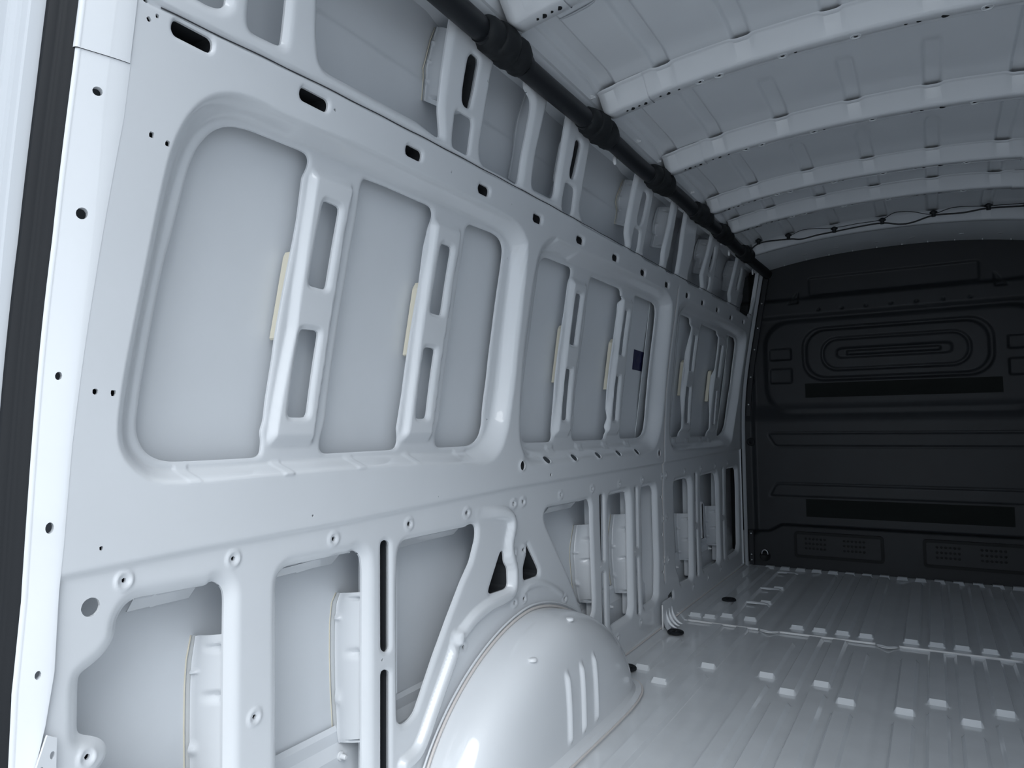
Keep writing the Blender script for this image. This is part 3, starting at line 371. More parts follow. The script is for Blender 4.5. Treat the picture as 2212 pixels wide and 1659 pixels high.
[1.3576,0.7001,0.0066,1],[1.6044,0.6996,0.0069,1],[0.9095,0.404,0.0048,1],[0.608,0.451,0.0045,1],[1.8529,0.6998,0.0072,1],[1.9094,0.7,0.0073,1],
[1.8543,0.5542,0.0071,1],[1.9107,0.5543,0.0073,1],[1.8543,0.4079,0.007,1],[1.9105,0.4077,0.0072,1],[2.1877,0.3484,0.008,1],[1.5834,0.3496,0.0062,1],
[2.1676,0.6991,0.0069,1],[2.4258,0.6988,0.0076,1],[2.6907,0.6964,0.0073,1],[2.9502,0.6951,0.0068,1],[3.2097,0.6947,0.0079,1],[3.2661,0.6945,0.0074,1],
[3.5609,0.6936,0.008,1],[3.8535,0.6927,0.0086,1],[4.1438,0.6906,0.0084,1],[4.438,0.6914,0.0082,1],[2.8992,0.1011,0.008,1],[2.6437,0.103,0.0074,1],
[3.6629,0.101,0.0085,1],[3.9412,0.0955,0.0084,1],[4.2111,0.0933,0.0076,1],[3.1943,0.5985,0.0112,0],[3.1961,0.4275,0.0111,0],[3.2138,0.4978,0.0073,1],
[3.2632,0.4978,0.0073,1],[3.2169,0.301,0.0072,1],[3.2736,0.3001,0.0073,1],[3.1958,0.2579,0.0109,0],[1.2615,0.4069,0.0042,0],[2.4915,0.4051,0.0063,0],
[2.8438,0.4041,0.006,0],[0.6172,0.7542,0.0026,0],[1.0424,0.7549,0.0028,0],[1.4661,0.7552,0.003,0],[2.0842,0.7712,0.008,0],[1.9078,0.7555,0.0026,0],
[2.3251,0.7538,0.003,0],[2.7483,0.7521,0.003,0],[1.8946,0.8112,0.0157,2],[3.1556,0.8022,0.0176,2],[0.6237,1.5559,0.0041,0],[0.636,1.5664,0.0022,0],
[0.6158,1.5803,0.0043,0],[1.0138,1.5648,0.0026,0],[1.414,1.5622,0.0025,0],[1.7102,1.5597,0.0024,0],[1.5035,1.8184,0.0039,0],[2.1131,1.8161,0.0041,0],
[1.7935,1.4307,0.0039,3],[1.762,0.9526,0.0046,3]],"ledge_holes":[[2.0709,0.8205],[2.2752,0.8195],[2.4851,0.8193],[2.6899,0.8191],[2.895,0.8179]],
"squares":[[0.6505,1.3918],[0.6782,1.3876],[0.5999,0.9896],[0.6274,0.9884]],"ledge_tabs":[[0.7629,0.8574],[0.7868,0.8573],[0.9687,0.8553],
[0.9922,0.8561],[1.1749,0.8567],[1.1973,0.8574],[1.3777,0.8564],[1.3993,0.8574],[1.5952,0.8575],[2.1285,0.8569],[2.3621,0.8559],[2.5995,0.8558],
[2.8338,0.8558],[3.4911,0.8508],[3.7094,0.8483],[3.9617,0.8447],[4.1374,0.8429]],"tube_bead":[[[1.666,0.6884],[1.7383,0.6853],[1.8053,0.677],
[1.835,0.6606],[1.8396,0.6346],[1.829,0.6106],[1.8175,0.582],[1.8249,0.5507],[1.8345,0.529],[1.8451,0.5069],[1.8432,0.4618],[1.8347,0.4434],
[1.8008,0.4344],[1.7159,0.433],[1.6366,0.4189],[1.5865,0.3945],[1.5544,0.3803]],[[1.5467,0.3867],[1.5386,0.3581],[1.5153,0.3254],[1.4777,0.2769],
[1.4415,0.2302],[1.4066,0.1812],[1.3798,0.1553],[1.3346,0.1495]],[[1.9086,0.4309],[1.9473,0.4381],[2.0032,0.4356],[2.0611,0.4205],[2.1126,0.3978],
[2.1658,0.3671]]],"fold":[[0.5719,0.7256],[0.7572,0.7312],[1.1262,0.7352],[1.8162,0.7527],[3.1311,0.759],[4.6363,0.7732]],"seam_up":[[0.6258,1.5853],
[0.9651,1.6015],[1.353,1.6112],[1.9285,1.6186],[3.0394,1.6242],[4.4419,1.6432]],"seam_v":[[3.246,1.5757],[3.2608,1.4029],[3.261,1.1828],
[3.2446,0.9068],[3.2291,0.7216],[3.2224,0.6271],[3.2239,0.4013],[3.2234,0.2055]],"circ":0,"tabs":[[[0.7087,0.6544],[0.7112,0.6283],[0.751,0.6285],
[0.7545,0.6259],[0.7654,0.6272],[0.8271,0.6271],[0.8278,0.6548]],[[1.0221,0.646],[1.0264,0.6272],[1.0784,0.628],[1.0836,0.6255],[1.1245,0.6288],
[1.1828,0.6276],[1.1874,0.6517]],[[1.4018,0.654],[1.4052,0.6278],[1.4545,0.63],[1.6496,0.6315],[1.6539,0.6574]],[[2.1936,0.6493],[2.193,0.6283],
[2.2673,0.6288],[2.4068,0.6275],[2.4098,0.6544]]],"returns":[[[0.6873,0.6709],[0.8243,0.6744],[0.8222,0.6568],[0.7999,0.6568],[0.7944,0.6611],
[0.7893,0.6576],[0.7317,0.6575],[0.7261,0.6617],[0.7207,0.6578],[0.7006,0.6582],[0.6922,0.6592]],[[0.9948,0.667],[1.1867,0.6668],[1.1829,0.6568],
[1.16,0.6578],[1.1531,0.6626],[1.1443,0.6577],[1.0464,0.6576],[1.0395,0.6622],[1.0313,0.6574],[1.0036,0.658]],[[1.3589,0.6719],[1.645,0.6735],
[1.6364,0.657],[1.4157,0.657],[1.4034,0.6625],[1.3899,0.6572],[1.372,0.6568]],[[2.1118,0.6724],[2.4366,0.67],[2.4285,0.6571],[2.3594,0.6569],
[2.3491,0.6606],[2.3387,0.6571],[2.138,0.6576],[2.1246,0.6573]],[[2.6195,0.6658],[2.7942,0.6661],[2.7869,0.6556],[2.7334,0.6551],[2.7231,0.659],
[2.7125,0.6549],[2.6166,0.6536]]],"tube":[[-0.668,1.341,1.905],[-0.668,1.454,1.912],[-0.668,1.531,1.895],[-0.668,1.697,1.891],[-0.668,1.949,1.9],
[-0.668,2.102,1.91],[-0.668,2.214,1.904],[-0.668,2.4,1.897],[-0.668,2.677,1.908],[-0.668,2.826,1.902],[-0.668,3.028,1.9],[-0.668,3.348,1.927]],
"tube_far":[[-0.668,2.667,1.92],[-0.668,3.149,1.918],[-0.668,3.373,1.927],[-0.668,3.799,1.933],[-0.668,4.193,1.923],[-0.668,4.881,1.918]],
"bow_gaps":[[[-0.586,2.01],[-0.424,1.993],[-0.189,1.973]],[[-0.188,1.962],[0.043,1.951]],[[-0.187,2.584],[0.048,2.562],[0.28,2.55],[0.509,2.562]],
[[-0.598,3.253],[-0.418,3.215],[-0.186,3.173],[0.048,3.15],[0.281,3.152]],[[-0.595,3.685],[-0.42,3.643],[-0.185,3.604],[0.047,3.593],[0.281,3.581],
[0.514,3.593]]],"clips":[[-0.649,1.569],[-0.647,2.013],[-0.646,2.419],[-0.649,2.649],[-0.645,3.088]],"harness":[[-0.641,1.921],[-0.573,1.969],
[-0.416,1.968],[-0.354,1.959],[-0.265,1.97],[-0.179,1.976],[-0.053,1.985],[0.052,1.987],[0.131,1.968],[0.193,1.969],[0.285,1.99],[0.41,1.983],
[0.518,1.988],[0.663,1.975]],"harness2":[[-0.416,1.983],[-0.334,2.009],[-0.187,1.996],[-0.069,2.001],[0.045,2.004],[0.11,2.032],[0.188,2.024],
[0.278,1.996],[0.375,2.015],[0.518,1.999],[0.664,1.987]],"hclips":[[-0.582,1.973],[-0.42,1.979],[-0.183,1.981],[0.051,1.992],[0.285,1.994],
[0.52,1.99]],"sticker":[[3.0013,1.2692],[3.1265,1.2662],[3.121,1.1784],[3.0032,1.1806]],"patch":[[[3.1223,1.4983],[3.2125,1.4948],[3.2032,0.8737],
[3.0778,0.8739]],[[4.5798,1.4992],[4.7914,1.4967],[4.6012,0.8571],[4.5006,0.8588]]],"crease":[[1.0456,1.7981],[1.1904,1.7985],[1.3721,1.8071],
[1.7256,1.8096],[2.0028,1.8175],[2.5341,1.8078]],"arch_seam":[[1.435,0.1066],[1.4839,0.175],[1.5352,0.2297],[1.5891,0.2722],[1.6517,0.3093],
[1.7117,0.3375],[1.8012,0.3577],[1.8834,0.3656],[1.9942,0.3655],[2.0734,0.3548],[2.1397,0.3297]]}
"""
T = json.loads(TABLES)
XC = .047                      # centre line of the van
Y1 = 4.837                     # bulkhead
def Pw(z): return -.847 + .19 * .11 * np.logaddexp(0, (np.asarray(z, float) - 1.12) / .11)
def SKo(z): z = np.asarray(z, float); return .086 + .03 / (1 + np.exp((z - .78) / .04)) + .02 / (1 + np.exp(-(z - 1.6) / .03))
RW = .045

# ------------------------------------------------------------------ wall_left : inner panel
wall_left = tag(empty('wall_left', (-.85, .56, 0)), 'pale grey painted ribbed inner side wall of the van with many cut-outs', 'wall', kind='structure')
w_out = [resample(p, .02) for p in T['win_outer']]; w_in = [resample(p, .02) for p in T['win_inner']]
opens = [resample(p, .006) for p in T['openings']]; rects = [resample(p, .006) for p in T['rects']]
upper = []
for p in T['upper']:
    a, b = p[0], p[1]; c, d = p[-1], p[-2]
    def ext(a, b):
        s = (a[0] - b[0]) / max(.02, (a[1] - b[1])); s = max(-.25, min(.25, s)); return (a[0] + s * (1.95 - a[1]), 1.95)
    upper.append(resample([ext(c, d), ext(a, b)] + p, .006)[:] if True else p)
uslots = [resample(p, .004) for p in T['upper_slots']]
lower = [resample(p, .006) for p in T['lower']]; lslots = [resample(p, .004) for p in T['lower_slots']]
fold = np.array(T['fold']); seam_up = np.array(T['seam_up'])
slot_polys = []
for i, (y, z) in enumerate(T['slots']):
    hl = .037 if i < 2 else (.030 if i < 3 else .027); slot_polys.append(np.array(rrect(y - hl, y + hl, z - .0125, z + .0125, .0105)))
for i, (y, z) in enumerate(T['slots']): pass
sq_polys = [np.array(rrect(y - .0042, y + .0042, z - .0045, z + .0045, .001, 2)) for y, z in T['squares']]
def circ(y, z, r, n=14, ry=None): return np.array([(y + (ry or r) * math.cos(2 * PI * k / n), z + r * math.sin(2 * PI * k / n)) for k in range(n)])
holes = [(circ(y, z, max(r, .0036), 12), dm) for y, z, r, dm in T['holes']]
ledge = [circ(y, z, .012, 12, .022) for y, z in T['ledge_holes']]
pin = np.array([(.60, 2.05), (.605, 1.475), (.605, 1.40), (.589, 1.16), (.57, .912), (.563, .766), (.558, .70), (.555, .59), (.545, .52), (.528, .44), (.525, .30), (.522, 0)])
pout = np.array([(.5424, 2.05), (.5424, 1.453), (.541, 1.205), (.5254, .693), (.5174, .57), (.513, .30), (.51, 0)])
def pin_y(z): return np.maximum(np.interp(z, pin[::-1, 1], pin[::-1, 0]), np.interp(z, pout[::-1, 1], pout[::-1, 0]) + .004)
def Fwall(Y, Z):
    F = np.minimum(np.full(Y.shape, .05), Y - pin_y(Z) + .001); mn = np.minimum
    for p in opens + rects + upper + uslots + lower + lslots + slot_polys + sq_polys + [h[0] for h in holes] + ledge:
        local(p, Y, Z, .03, lambda u, v: sdf(p, u, v), F, mn)
    return F
def Dwall(Y, Z):
    D = np.zeros(Y.shape); add = np.add
    for o, i_ in zip(w_out, w_in):
        def fn(u, v):
            a = np.maximum(-sdf(o, u, v), 0); b = np.maximum(sdf(i_, u, v), 0); t = np.where(b <= 0, 1, a / (a + b + 1e-9)); t = np.where(a <= 0, 0, t)
            return RW * (.35 * t + .65 * sstep(t))
        local(o, Y, Z, .005, fn, D, add)
    # lower half set back below the fold line, upper rail laps over the wall
    zf = np.interp(Y, fold[:, 0], fold[:, 1]); D += .007 * sstep((zf - Z) / .012)
    zs = np.interp(Y, seam_up[:, 0], seam_up[:, 1]); D -= .0035 * sstep((Z - zs + .004) / .006)
    D += .004 * np.exp(-((Z - zs + .004) / .0022) ** 2)
    # soft swage under the upper rail
    for la, ra in zip(T['ridges'][0::2], T['ridges'][1::2]):
        la, ra = np.array(la)[::-1], np.array(ra)[::-1]; hz0, hz1 = la[0, 1], la[-1, 1]
        def hat(u, v):
            yl_ = np.interp(v, la[:, 1], la[:, 0]); yr_ = np.interp(v, ra[:, 1], ra[:, 0])
            w = np.clip((u - yl_) / .011 + .5, 0, 1) * np.clip((yr_ - u) / .009 + .5, 0, 1)
            return -.015 * w * sstep(np.minimum(v - hz0 + .012, hz1 + .012 - v) / .03)
        local(np.concatenate([la, ra]), Y, Z, .03, hat, D, add)
    for p in rects: local(p, Y, Z, .03, lambda u, v: .006 * sstep(1 - np.maximum(sdf(p, u, v), 0) / .009), D, add)
    for k, p in enumerate(lower):
        w, dp = (.026, .016) if k < 9 else (.012, .004)
        if k in (2, 3): w, dp = (.014, .006)
        local(p, Y, Z, .04, lambda u, v: dp * (1 - np.clip(np.maximum(sdf(p, u, v), 0) / w, 0, 1)) ** 2, D, add)
    for p in upper: local(p, Y, Z, .03, lambda u, v: .010 * (1 - np.clip(np.maximum(sdf(p, u, v), 0) / .018, 0, 1)) ** 2, D, add)
    for p in uslots + lslots: local(p, Y, Z, .02, lambda u, v: .004 * (1 - np.clip(np.maximum(sdf(p, u, v), 0) / .008, 0, 1)) ** 2, D, add)
    for p in slot_polys: local(p, Y, Z, .02, lambda u, v: .004 * (1 - np.clip(np.maximum(sdf(p, u, v), 0) / .005, 0, 1)) ** 2, D, add)
    for p in opens: local(p, Y, Z, .02, lambda u, v: .003 * (1 - np.clip(np.maximum(sdf(p, u, v), 0) / .006, 0, 1)) ** 2, D, add)
    for (p, dm) in holes:
        c = p.mean(0)
        if dm == 1: local(p, Y, Z, .03, lambda u, v: (lambda d: -.0032 * sstep(1 - np.abs(d - .0125) / .0055) + .001 * sstep(1 - d / .01))(np.hypot(u - c[0], v - c[1])), D, add)
        if dm == 2: local(p, Y, Z, .03, lambda u, v: -.003 * sstep(1 - np.maximum(sdf(p, u, v), 0) / .006), D, add)
    for p in ledge: local(p, Y, Z, .02, lambda u, v: -.003 * sstep(1 - np.maximum(sdf(p, u, v), 0) / .006), D, add)
    for k, b in enumerate(T['tube_bead']):
        bb = resample(b, .03, 2, False); r_, h_ = ((.021, .017), (.021, .018), (.012, .004))[k]
        st = bb[0]; tl = (.20, .05, .02)[k]
        local(bb, Y, Z, .03, lambda u, v: -h_ * sstep(.1 + np.hypot(u - st[0], v - st[1]) / tl) * np.sqrt(np.clip(1 - (pdist(bb, u, v) / r_) ** 2, 0, 1)) * sstep((r_ - pdist(bb, u, v)) / (.4 * r_)), D, add)
    lt = T['ledge_tabs']
    for (ya, za), (yb2, zb2) in [(lt[0], lt[1]), (lt[2], lt[3]), (lt[4], lt[5]), (lt[6], lt[7])] + [(p, (p[0] + .05, p[1])) for p in lt[8:]]:
        bx = np.array([(ya, za - .013), (yb2, zb2 - .013), (yb2, zb2 + .011), (ya, za + .011)])
        local(bx, Y, Z, .02, lambda u, v: -.0032 * sstep((.002 - sdf(bx, u, v)) / .004), D, add)
    # vertical joint between the rear and the front stamping
    sv = T['seam_v']; local(sv, Y, Z, .03, lambda u, v: .004 * np.exp(-(pdist(sv, u, v) / .005) ** 2), D, add)
    # corner bend up to the cant rail
    return D
def geo(a, b, k):
    out = [a]
    while out[-1] < b: out.append(out[-1] * (1 + k))
    out[-1] = b; return np.array(out)
ys = np.concatenate([geo(.515, 2.0, .0042)[:-1], np.arange(2.0, 4.801, .0083)]); zs = np.arange(0, 1.9321, .004)
uu, vv, X, N, quads, polys, bed = sheet(ys, zs, Fwall, lambda y, z: (Pw(z) - Dwall(y, z), y, z), None)
faces = [tuple(q) for q in quads] + polys
cu = np.array([uu[list(f)].mean() for f in polys]); cv = np.array([vv[list(f)].mean() for f in polys])
CU = np.concatenate([uu[quads].mean(1), cu]); CV = np.concatenate([vv[quads].mean(1), cv])
# split the pressed sheet into its parts
def span(poly, z, side):
    p = np.asarray(poly); q = np.roll(p, -1, 0); best = None
    for (ax, ay), (bx, by) in zip(p, q):
        if (ay > z) != (by > z):
            x = ax + (bx - ax) * (z - ay) / (by - ay)
            best = x if best is None else (max(best, x) if side == 'r' else min(best, x))
    return best
pid = np.zeros(len(faces), int)          # 0 rear panel
pid[CU > np.interp(CV, [p[1] for p in T['seam_v']][::-1], [p[0] for p in T['seam_v']][::-1])] = 1
zs_up = np.interp(CU, seam_up[:, 0], seam_up[:, 1])
pid[CV > zs_up - .004] = 2               # upper rail
pnames = {0: 'inner_panel', 1: 'inner_panel', 2: 'upper_rail'}; plabel = {0: 'long rear inner panel', 1: 'short front inner panel'}
nxt = 3
def post(A, B, name, zlo, zhi):
    global nxt
    zz = np.linspace(zlo, zhi, 24); ra = [span(A, z, 'r') for z in zz]; lb = [span(B, z, 'l') for z in zz]
    ok = [i for i in range(24) if ra[i] is not None and lb[i] is not None and lb[i] > ra[i]]
    if len(ok) < 2: return
    a = np.interp(CV, zz[ok], np.array([ra[i] for i in ok])); b = np.interp(CV, zz[ok], np.array([lb[i] for i in ok]))
    s = (CV > zz[ok[0]]) & (CV < zz[ok[-1]]) & (CU >= a - .002) & (CU <= b + .002)
    pid[s] = nxt; pnames[nxt] = name; nxt += 1
for k in (0, 1, 3, 4, 6, 7): post(opens[k], opens[k + 1], 'window_post', .90, 1.455)
for k in range(len(upper) - 1): post(upper[k], upper[k + 1], 'upper_post', 1.63, 1.935)
for a, b in ((0, 1), (1, 2), (3, 4), (4, 5), (6, 7), (7, 8)): post(lower[a], lower[b], 'lower_post', .12, .655)
fpart = {}
for k, f in enumerate(faces): fpart.setdefault(int(pid[k]), []).append(f)
vpart = {}
for k, f in enumerate(faces):
    if k >= len(quads):
        for i in f: vpart.setdefault(i, int(pid[k]))
bpart = {}
for a, b in bed: bpart.setdefault(vpart.get(a, 0), []).append((a, b))
for k, fl in sorted(fpart.items()):
    emit(pnames[k], PAINT, wall_left, X, N, fl, [e for e in bed if True and vpart.get(e[0]) == k], (-.005, 0, 0), plabel.get(k))

def surf(y, z, e=0.): return (float(Pw(z)) - float(Dwall(np.array([y]), np.array([z]))[0]) + e, y, z)
su = resample(T['seam_up'], .05, 1, False); pts = [(float(Pw(z)) + .0002, y, z) for y, z in [(y, float(np.interp(y, su[:, 0], su[:, 1])) - .0055 + .0005 * math.sin(y * 40)) for y in np.linspace(.64, 4.74, 200)]]
mk('panel_gap', *tube(pts, .0011, 5), ECOAT, wall_left)
sv_pts = np.array(T['seam_v']); pts = [surf(float(np.interp(z, sv_pts[::-1, 1], sv_pts[::-1, 0])), z, .0005) for z in np.linspace(1.57, .21, 80)]
mk('joint_sealer', *tube(pts, .0026, 5), PINKS, wall_left)
# ------------------------------------------------------------------ outer skin, webs, sealant, sill
crz = 1.797
def skin_pos(y, z):
    d = SKo(z) + .004 * np.tanh((z - crz) / .004) * .5
    return Pw(z) - d, y, z
for a, b in ((.50, 1.915), (1.915, 3.26), (3.26, 4.95)):
    v, f = gridm(np.linspace(a, b - .003, 12), np.concatenate([np.arange(0, crz - .02, .05), np.linspace(crz - .02, crz + .02, 9), np.arange(crz + .05, 2.0, .05)]), skin_pos)
    mk('outer_skin', v, f, PRIMER, wall_left)
v, f = gridm(np.array([.5, 4.97]), np.linspace(0, 2.02, 20), lambda y, z: (Pw(z) - SKo(z) - .02, y, z)); mk('body_side', v, f, PRIMER, wall_left)
def off_pt(y, z, off): return np.array([float(Pw(z)) - off, y, z])
def web(L, Rr, ribs, emb):
    L = np.array(L); Rr = np.array(Rr); n = 72
    t0 = np.linspace(0, 1, len(L)); t = np.linspace(0, 1, n)
    Lp = np.stack([np.interp(t, t0, L[:, i]) for i in (0, 1)], -1); Rp = np.stack([np.interp(t, t0, Rr[:, i]) for i in (0, 1)], -1)
    for q in (Lp, Rp):
        for _ in range(6): q[1:-1] = .25 * q[:-2] + .5 * q[1:-1] + .25 * q[2:]
    s = np.concatenate([[0, .10, .16, .20], np.linspace(.24, .86, 12), [.9, .94, 1]])
    V = []; m = len(s)
    for i in range(n):
        A = off_pt(Lp[i, 0], Lp[i, 1], float(SKo(Lp[i, 1])) - .004); B = off_pt(Rp[i, 0], Rp[i, 1], .027)
        fw = A + np.array([.006, -.0, 0])
        for sj in s:
            p = A + (B - A) * sj
            # bonded flange on the skin then the web
            bow = math.sin(PI * sj)
            h = .004 * max(0, 1 - abs(sj - .2) / .06)
            if emb:
                for rt, side in ribs:
                    dt = abs(t[i] - rt) / .032
                    if dt < 1:
                        e = (1 - dt * dt) ** 2
                        if side == 0: h += .011 * e * max(0, 1 - abs(sj - .27) / .16)
                        else: h -= .012 * e * max(0, min(1, (sj - .45) / .4)) * (1 if sj < .93 else .3)
            # push along the face normal (towards the rear of the van)
            V.append(p + np.array([.35 * h, -h, 0]) + np.array([0, -.006 * bow, 0]))
    F = [(i * m + j, (i + 1) * m + j, (i + 1) * m + j + 1, i * m + j + 1) for i in range(n - 1) for j in range(m - 1)]
    # thickness
    V2 = [p + np.array([-.0005, .0018, 0]) for p in V]; k = len(V); V += V2; F += [tuple(q + k for q in f)[::-1] for f in F]
    rim = [i * m for i in range(n)] + [(n - 1) * m + j for j in range(1, m)] + [i * m + m - 1 for i in range(n - 2, -1, -1)] + list(range(m - 2, 0, -1))
    F += [(rim[q], rim[(q + 1) % len(rim)], rim[(q + 1) % len(rim)] + k, rim[q] + k) for q in range(len(rim))]
    return V, F
r4 = [(.14, 1), (.35, 0), (.5, 1), (.68, 0), (.9, 1)]
ribset = {0: [(.2, 0), (.4, 0), (.72, 0), (.9, 1)], 3: [(.1, 1), (.35, 0), (.7, 0), (.92, 1)], 4: [(.12, 1), (.35, 0), (.68, 0), (.9, 1)], 6: [(.14, 1), (.4, 0), (.8, 1)], 7: [(.16, 1), (.42, 0), (.85, 1)],
          8: [(.09, 1), (.29, 0), (.53, 1), (.75, 0)], 9: [(.08, 1), (.275, 0), (.49, 1), (.695, 0), (.925, 1)], 10: r4, 11: r4, 13: [(.1, 1), (.3, 0), (.5, 1), (.7, 0), (.92, 1)], 14: [(.1, 1), (.3, 0), (.5, 1), (.68, 0), (.9, 1)]}
for k, (L, Rr) in enumerate(T['webs']):
    v, f = web(L, Rr, ribset.get(k, []), k in ribset)
    mk('post_web', v, f, PAINT, wall_left, auto=50)
    if k in (0, 3, 8, 9, 10, 11):   # thin amber bead of adhesive along the bonded edge
        e = [off_pt(y - .002, z, float(SKo(z)) - .002) for y, z in np.array(L)]
        mk('adhesive_bead', *tube(e, .0016, 6), CREAM, wall_left)
for q in T['sealants']:
    q = [q[0], (q[1][0] + .45 * (q[0][0] - q[1][0]), q[1][1]), (q[2][0] + .45 * (q[3][0] - q[2][0]), q[2][1]), q[3]]
    v, f = extrude_poly(q, lambda y, z: (float(Pw(z)) - RW - .010, y, z), (-.018, 0, 0)); mk('sealant_strip', v, f, CREAM, wall_left, smooth=False, label='cream sealant strip')
for q in T['patch']:
    q = [q[0], (q[1][0] + .07, q[1][1]), (q[2][0] + .07, q[2][1]), q[3]]
    v, f = extrude_poly(q, lambda y, z: (float(Pw(z)) - float(SKo(z)) + .003, y, z), (-.003, 0, 0)); mk('reinforcement_strip', v, f, PAINT, wall_left, smooth=False)
# flange tabs hanging from the top of the lower openings
for q in T['tabs']:
    v, f = extrude_poly(q, lambda y, z: (float(Pw(z)) - .085 + .9 * (z - .63), y, z), (-.003, 0, 0)); mk('flange_tab', v, f, PAINT, wall_left, smooth=False)
# toothed return flange at the head of each lower opening
for q in T['returns']:
    v, f = extrude_poly(q, lambda y, z: (float(Pw(z)) - .032, y, z), (-.0025, 0, 0)); mk('return_flange', v, f, PAINT, wall_left, smooth=False)
# sill beam with studs in the lower cavity
sp = [(-.862, 0), (-.862, .045), (-.895, .055), (-.90, .10), (-.93, .115), (-.932, .20), (-.945, .225), (-.945, .25), (-.953, .26), (-.953, .0)]
v, f = gridm(np.linspace(.56, 4.82, 20), np.arange(len(sp)), lambda y, k: (np.array([q[0] for q in sp])[k.astype(int)], y, np.array([q[1] for q in sp])[k.astype(int)]))
mk('sill_beam', v, f, PRIMER, wall_left, smooth=False)
studs = [(.0, 1.07, .20), (0, 1.21, .20), (0, 2.28, .19), (0, 2.60, .20), (0, 2.75, .19), (0, 2.98, .20), (0, 3.45, .19), (0, 3.62, .2), (0, 4.05, .19), (0, 4.25, .2), (0, 4.5, .19)]
pv, pf = lathe([(.010, 0), (.010, .004), (.006, .005), (.0055, .016), (.004, .018)], 12, ax='x')
for _, y, z in studs:
    o = mk('weld_stud', [(a - .932, b + y, c + z) for a, b, c in pv], pf, WPLAS, wall_left, auto=40)
# deep hangers / stays visible through the lower slots
for y0, z0, z1 in ((1.32, .30, .60), (2.53, .30, .55), (2.86, .30, .55), (3.98, .3, .5)):
    v, f = join([boxm(-.945, -.885, y0, y0 + .004, z0, z1), boxm(-.889, -.885, y0, y0 + .03, z0, z1 - .01)]); mk('post_web', v, f, PRIMER, wall_left, smooth=False)
# dividers that close the cavity between the bays
for y in (1.30, 1.86, 3.16):
    v, f = gridm(np.array([.0, 1.]), np.linspace(.0, .70, 8), lambda a, z: (Pw(z) - .012 - a * (SKo(z) - .014), y + a * .012, z))
    mk('cavity_divider', v, f, PRIMER, wall_left)
# closed box sections behind the slots, dark primer inside
def boxback(p, name, d0, d1, mg=.006):
    p = np.asarray(p); c = p.mean(0); e = [(c[0] + (q[0] - c[0]) + mg * np.sign(q[0] - c[0]), c[1] + (q[1] - c[1]) + mg * np.sign(q[1] - c[1])) for q in p[::2]]; n = len(e)
    V = [off_pt(a, b_, d0) for a, b_ in e] + [off_pt(a, b_, d1) for a, b_ in e]
    F = [(i, (i + 1) % n, (i + 1) % n + n, i + n) for i in range(n)] + [tuple(range(n, 2 * n))]
    o = mk(name, V, F, ECOAT, wall_left, smooth=False); V2 = [q + np.array([-.0015 if i >= n else 0, .0015 * np.sign(q[1] - c[0]), .0015 * np.sign(q[2] - c[1])]) for i, q in enumerate(V)]
    mk('box_shell', V2, F, PRIMER, o, smooth=False); return o
for p in slot_polys: boxback(p, 'rail_box', .008, .06)
for k in (0, 2, 6, 8): boxback(uslots[k], 'post_box', .012, .055, .003)
for p in lslots: boxback(p, 'post_box', .024, .07, .004)
for k in (9, 10): boxback(lower[k], 'arch_box', .018, .10)
pcv, pcf = lathe([(.0075, -.006), (.0075, -.026), (.0002, -.026)], 10, ax='x'); pcf = pcf[:-2] + pcf[-1:]; cup = None  # dark cups added behind the small holes so they read black
for k, (hy, hz_, hr, dm) in enumerate([q for q in T['holes'][1:] if q[3] != 3] + [(y, z, .006, 0) for y, z in T['squares']]):
    if cup is None: o = mk('dark_cup', pcv, pcf, ECOAT, wall_left, smooth=False); cup = o.data
    else: o = bpy.data.objects.new('dark_cup', cup); col.objects.link(o); o.parent = wall_left; o.matrix_parent_inverse = wall_left.matrix_basis.inverted()
    s_ = max(1, hr * 1.25 / .0075); o.scale = (1, s_, s_)
    o.location = (float(Pw(hz_)) - float(Dwall(np.array([hy]), np.array([hz_]))[0]), hy, hz_)
# strip covering the corner at the bulkhead
zc = np.linspace(0, 1.93, 60)
cp = [(.012, -.075), (.016, -.060), (.022, -.050), (.024, -.030), (.018, -.020), (.018, -.004), (-.03, -.002)]
v, f = gridm(zc, np.arange(len(cp)), lambda z, k: (Pw(z) + np.array([q[0] for q in cp])[k.astype(int)] - .004 + .008 * np.exp(-((z - .35) / .5) ** 2) * 0, Y1 + np.array([q[1] for q in cp])[k.astype(int)], z))
mk('corner_strip', v, f, PAINT, wall_left, auto=35)
v, f = gridm(zc, np.array([0, 1.]), lambda z, a: (Pw(z) - .02 + .02 * a, Y1 - .085 + .012 * a, z)); mk('corner_flange', v, f, PAINT, wall_left)

# ------------------------------------------------------------------ rear pillar, weatherstrip, door
def pil(s, z):
    yi = np.interp(z, pin[::-1, 1], pin[::-1, 0]); yo = np.interp(z, pout[::-1, 1], pout[::-1, 0]) - .002
    yi = np.maximum(yi, yo + .006)
    # s 0 at the wall, 1 at outer edge, beyond 1 the rounded lip
    q = np.clip(s, 0, 1); d = .017 * (.7 * q * q / (.3 + .7 * q) + .3 * q); y = yi + (yo + .002 - yi) * q
    e = np.clip(s - 1, 0, 1); d = d + .008 * e * e; y = y - .007 * np.sin(e * PI / 2)
    lip = np.clip(-s, 0, 1); y = y + .02 * lip; d = d + .02 * lip
    return Pw(z) - d + .0004, y, z
def pz(reg): return reg
phs = [(.60, 1.428, .0065), (.56, 1.250, .0085), (.62, 1.011, .006), (.50, .793, .008), (.50, .590, .006)]
def Fpil(s, z):
    F = np.full(s.shape, .05)
    for a, b, r in phs: F = np.minimum(F, np.hypot((s - a) * .062, z - b) - r)
    return F
ss = np.concatenate([np.linspace(0, 1, 34)[:-1], np.linspace(1, 2, 14)])
u2, v2, X2, N2, q2, p2, b2 = sheet(ss, np.arange(0, 2.04, .0035), Fpil, pil, None)
sel = [tuple(q) for q in q2] + p2
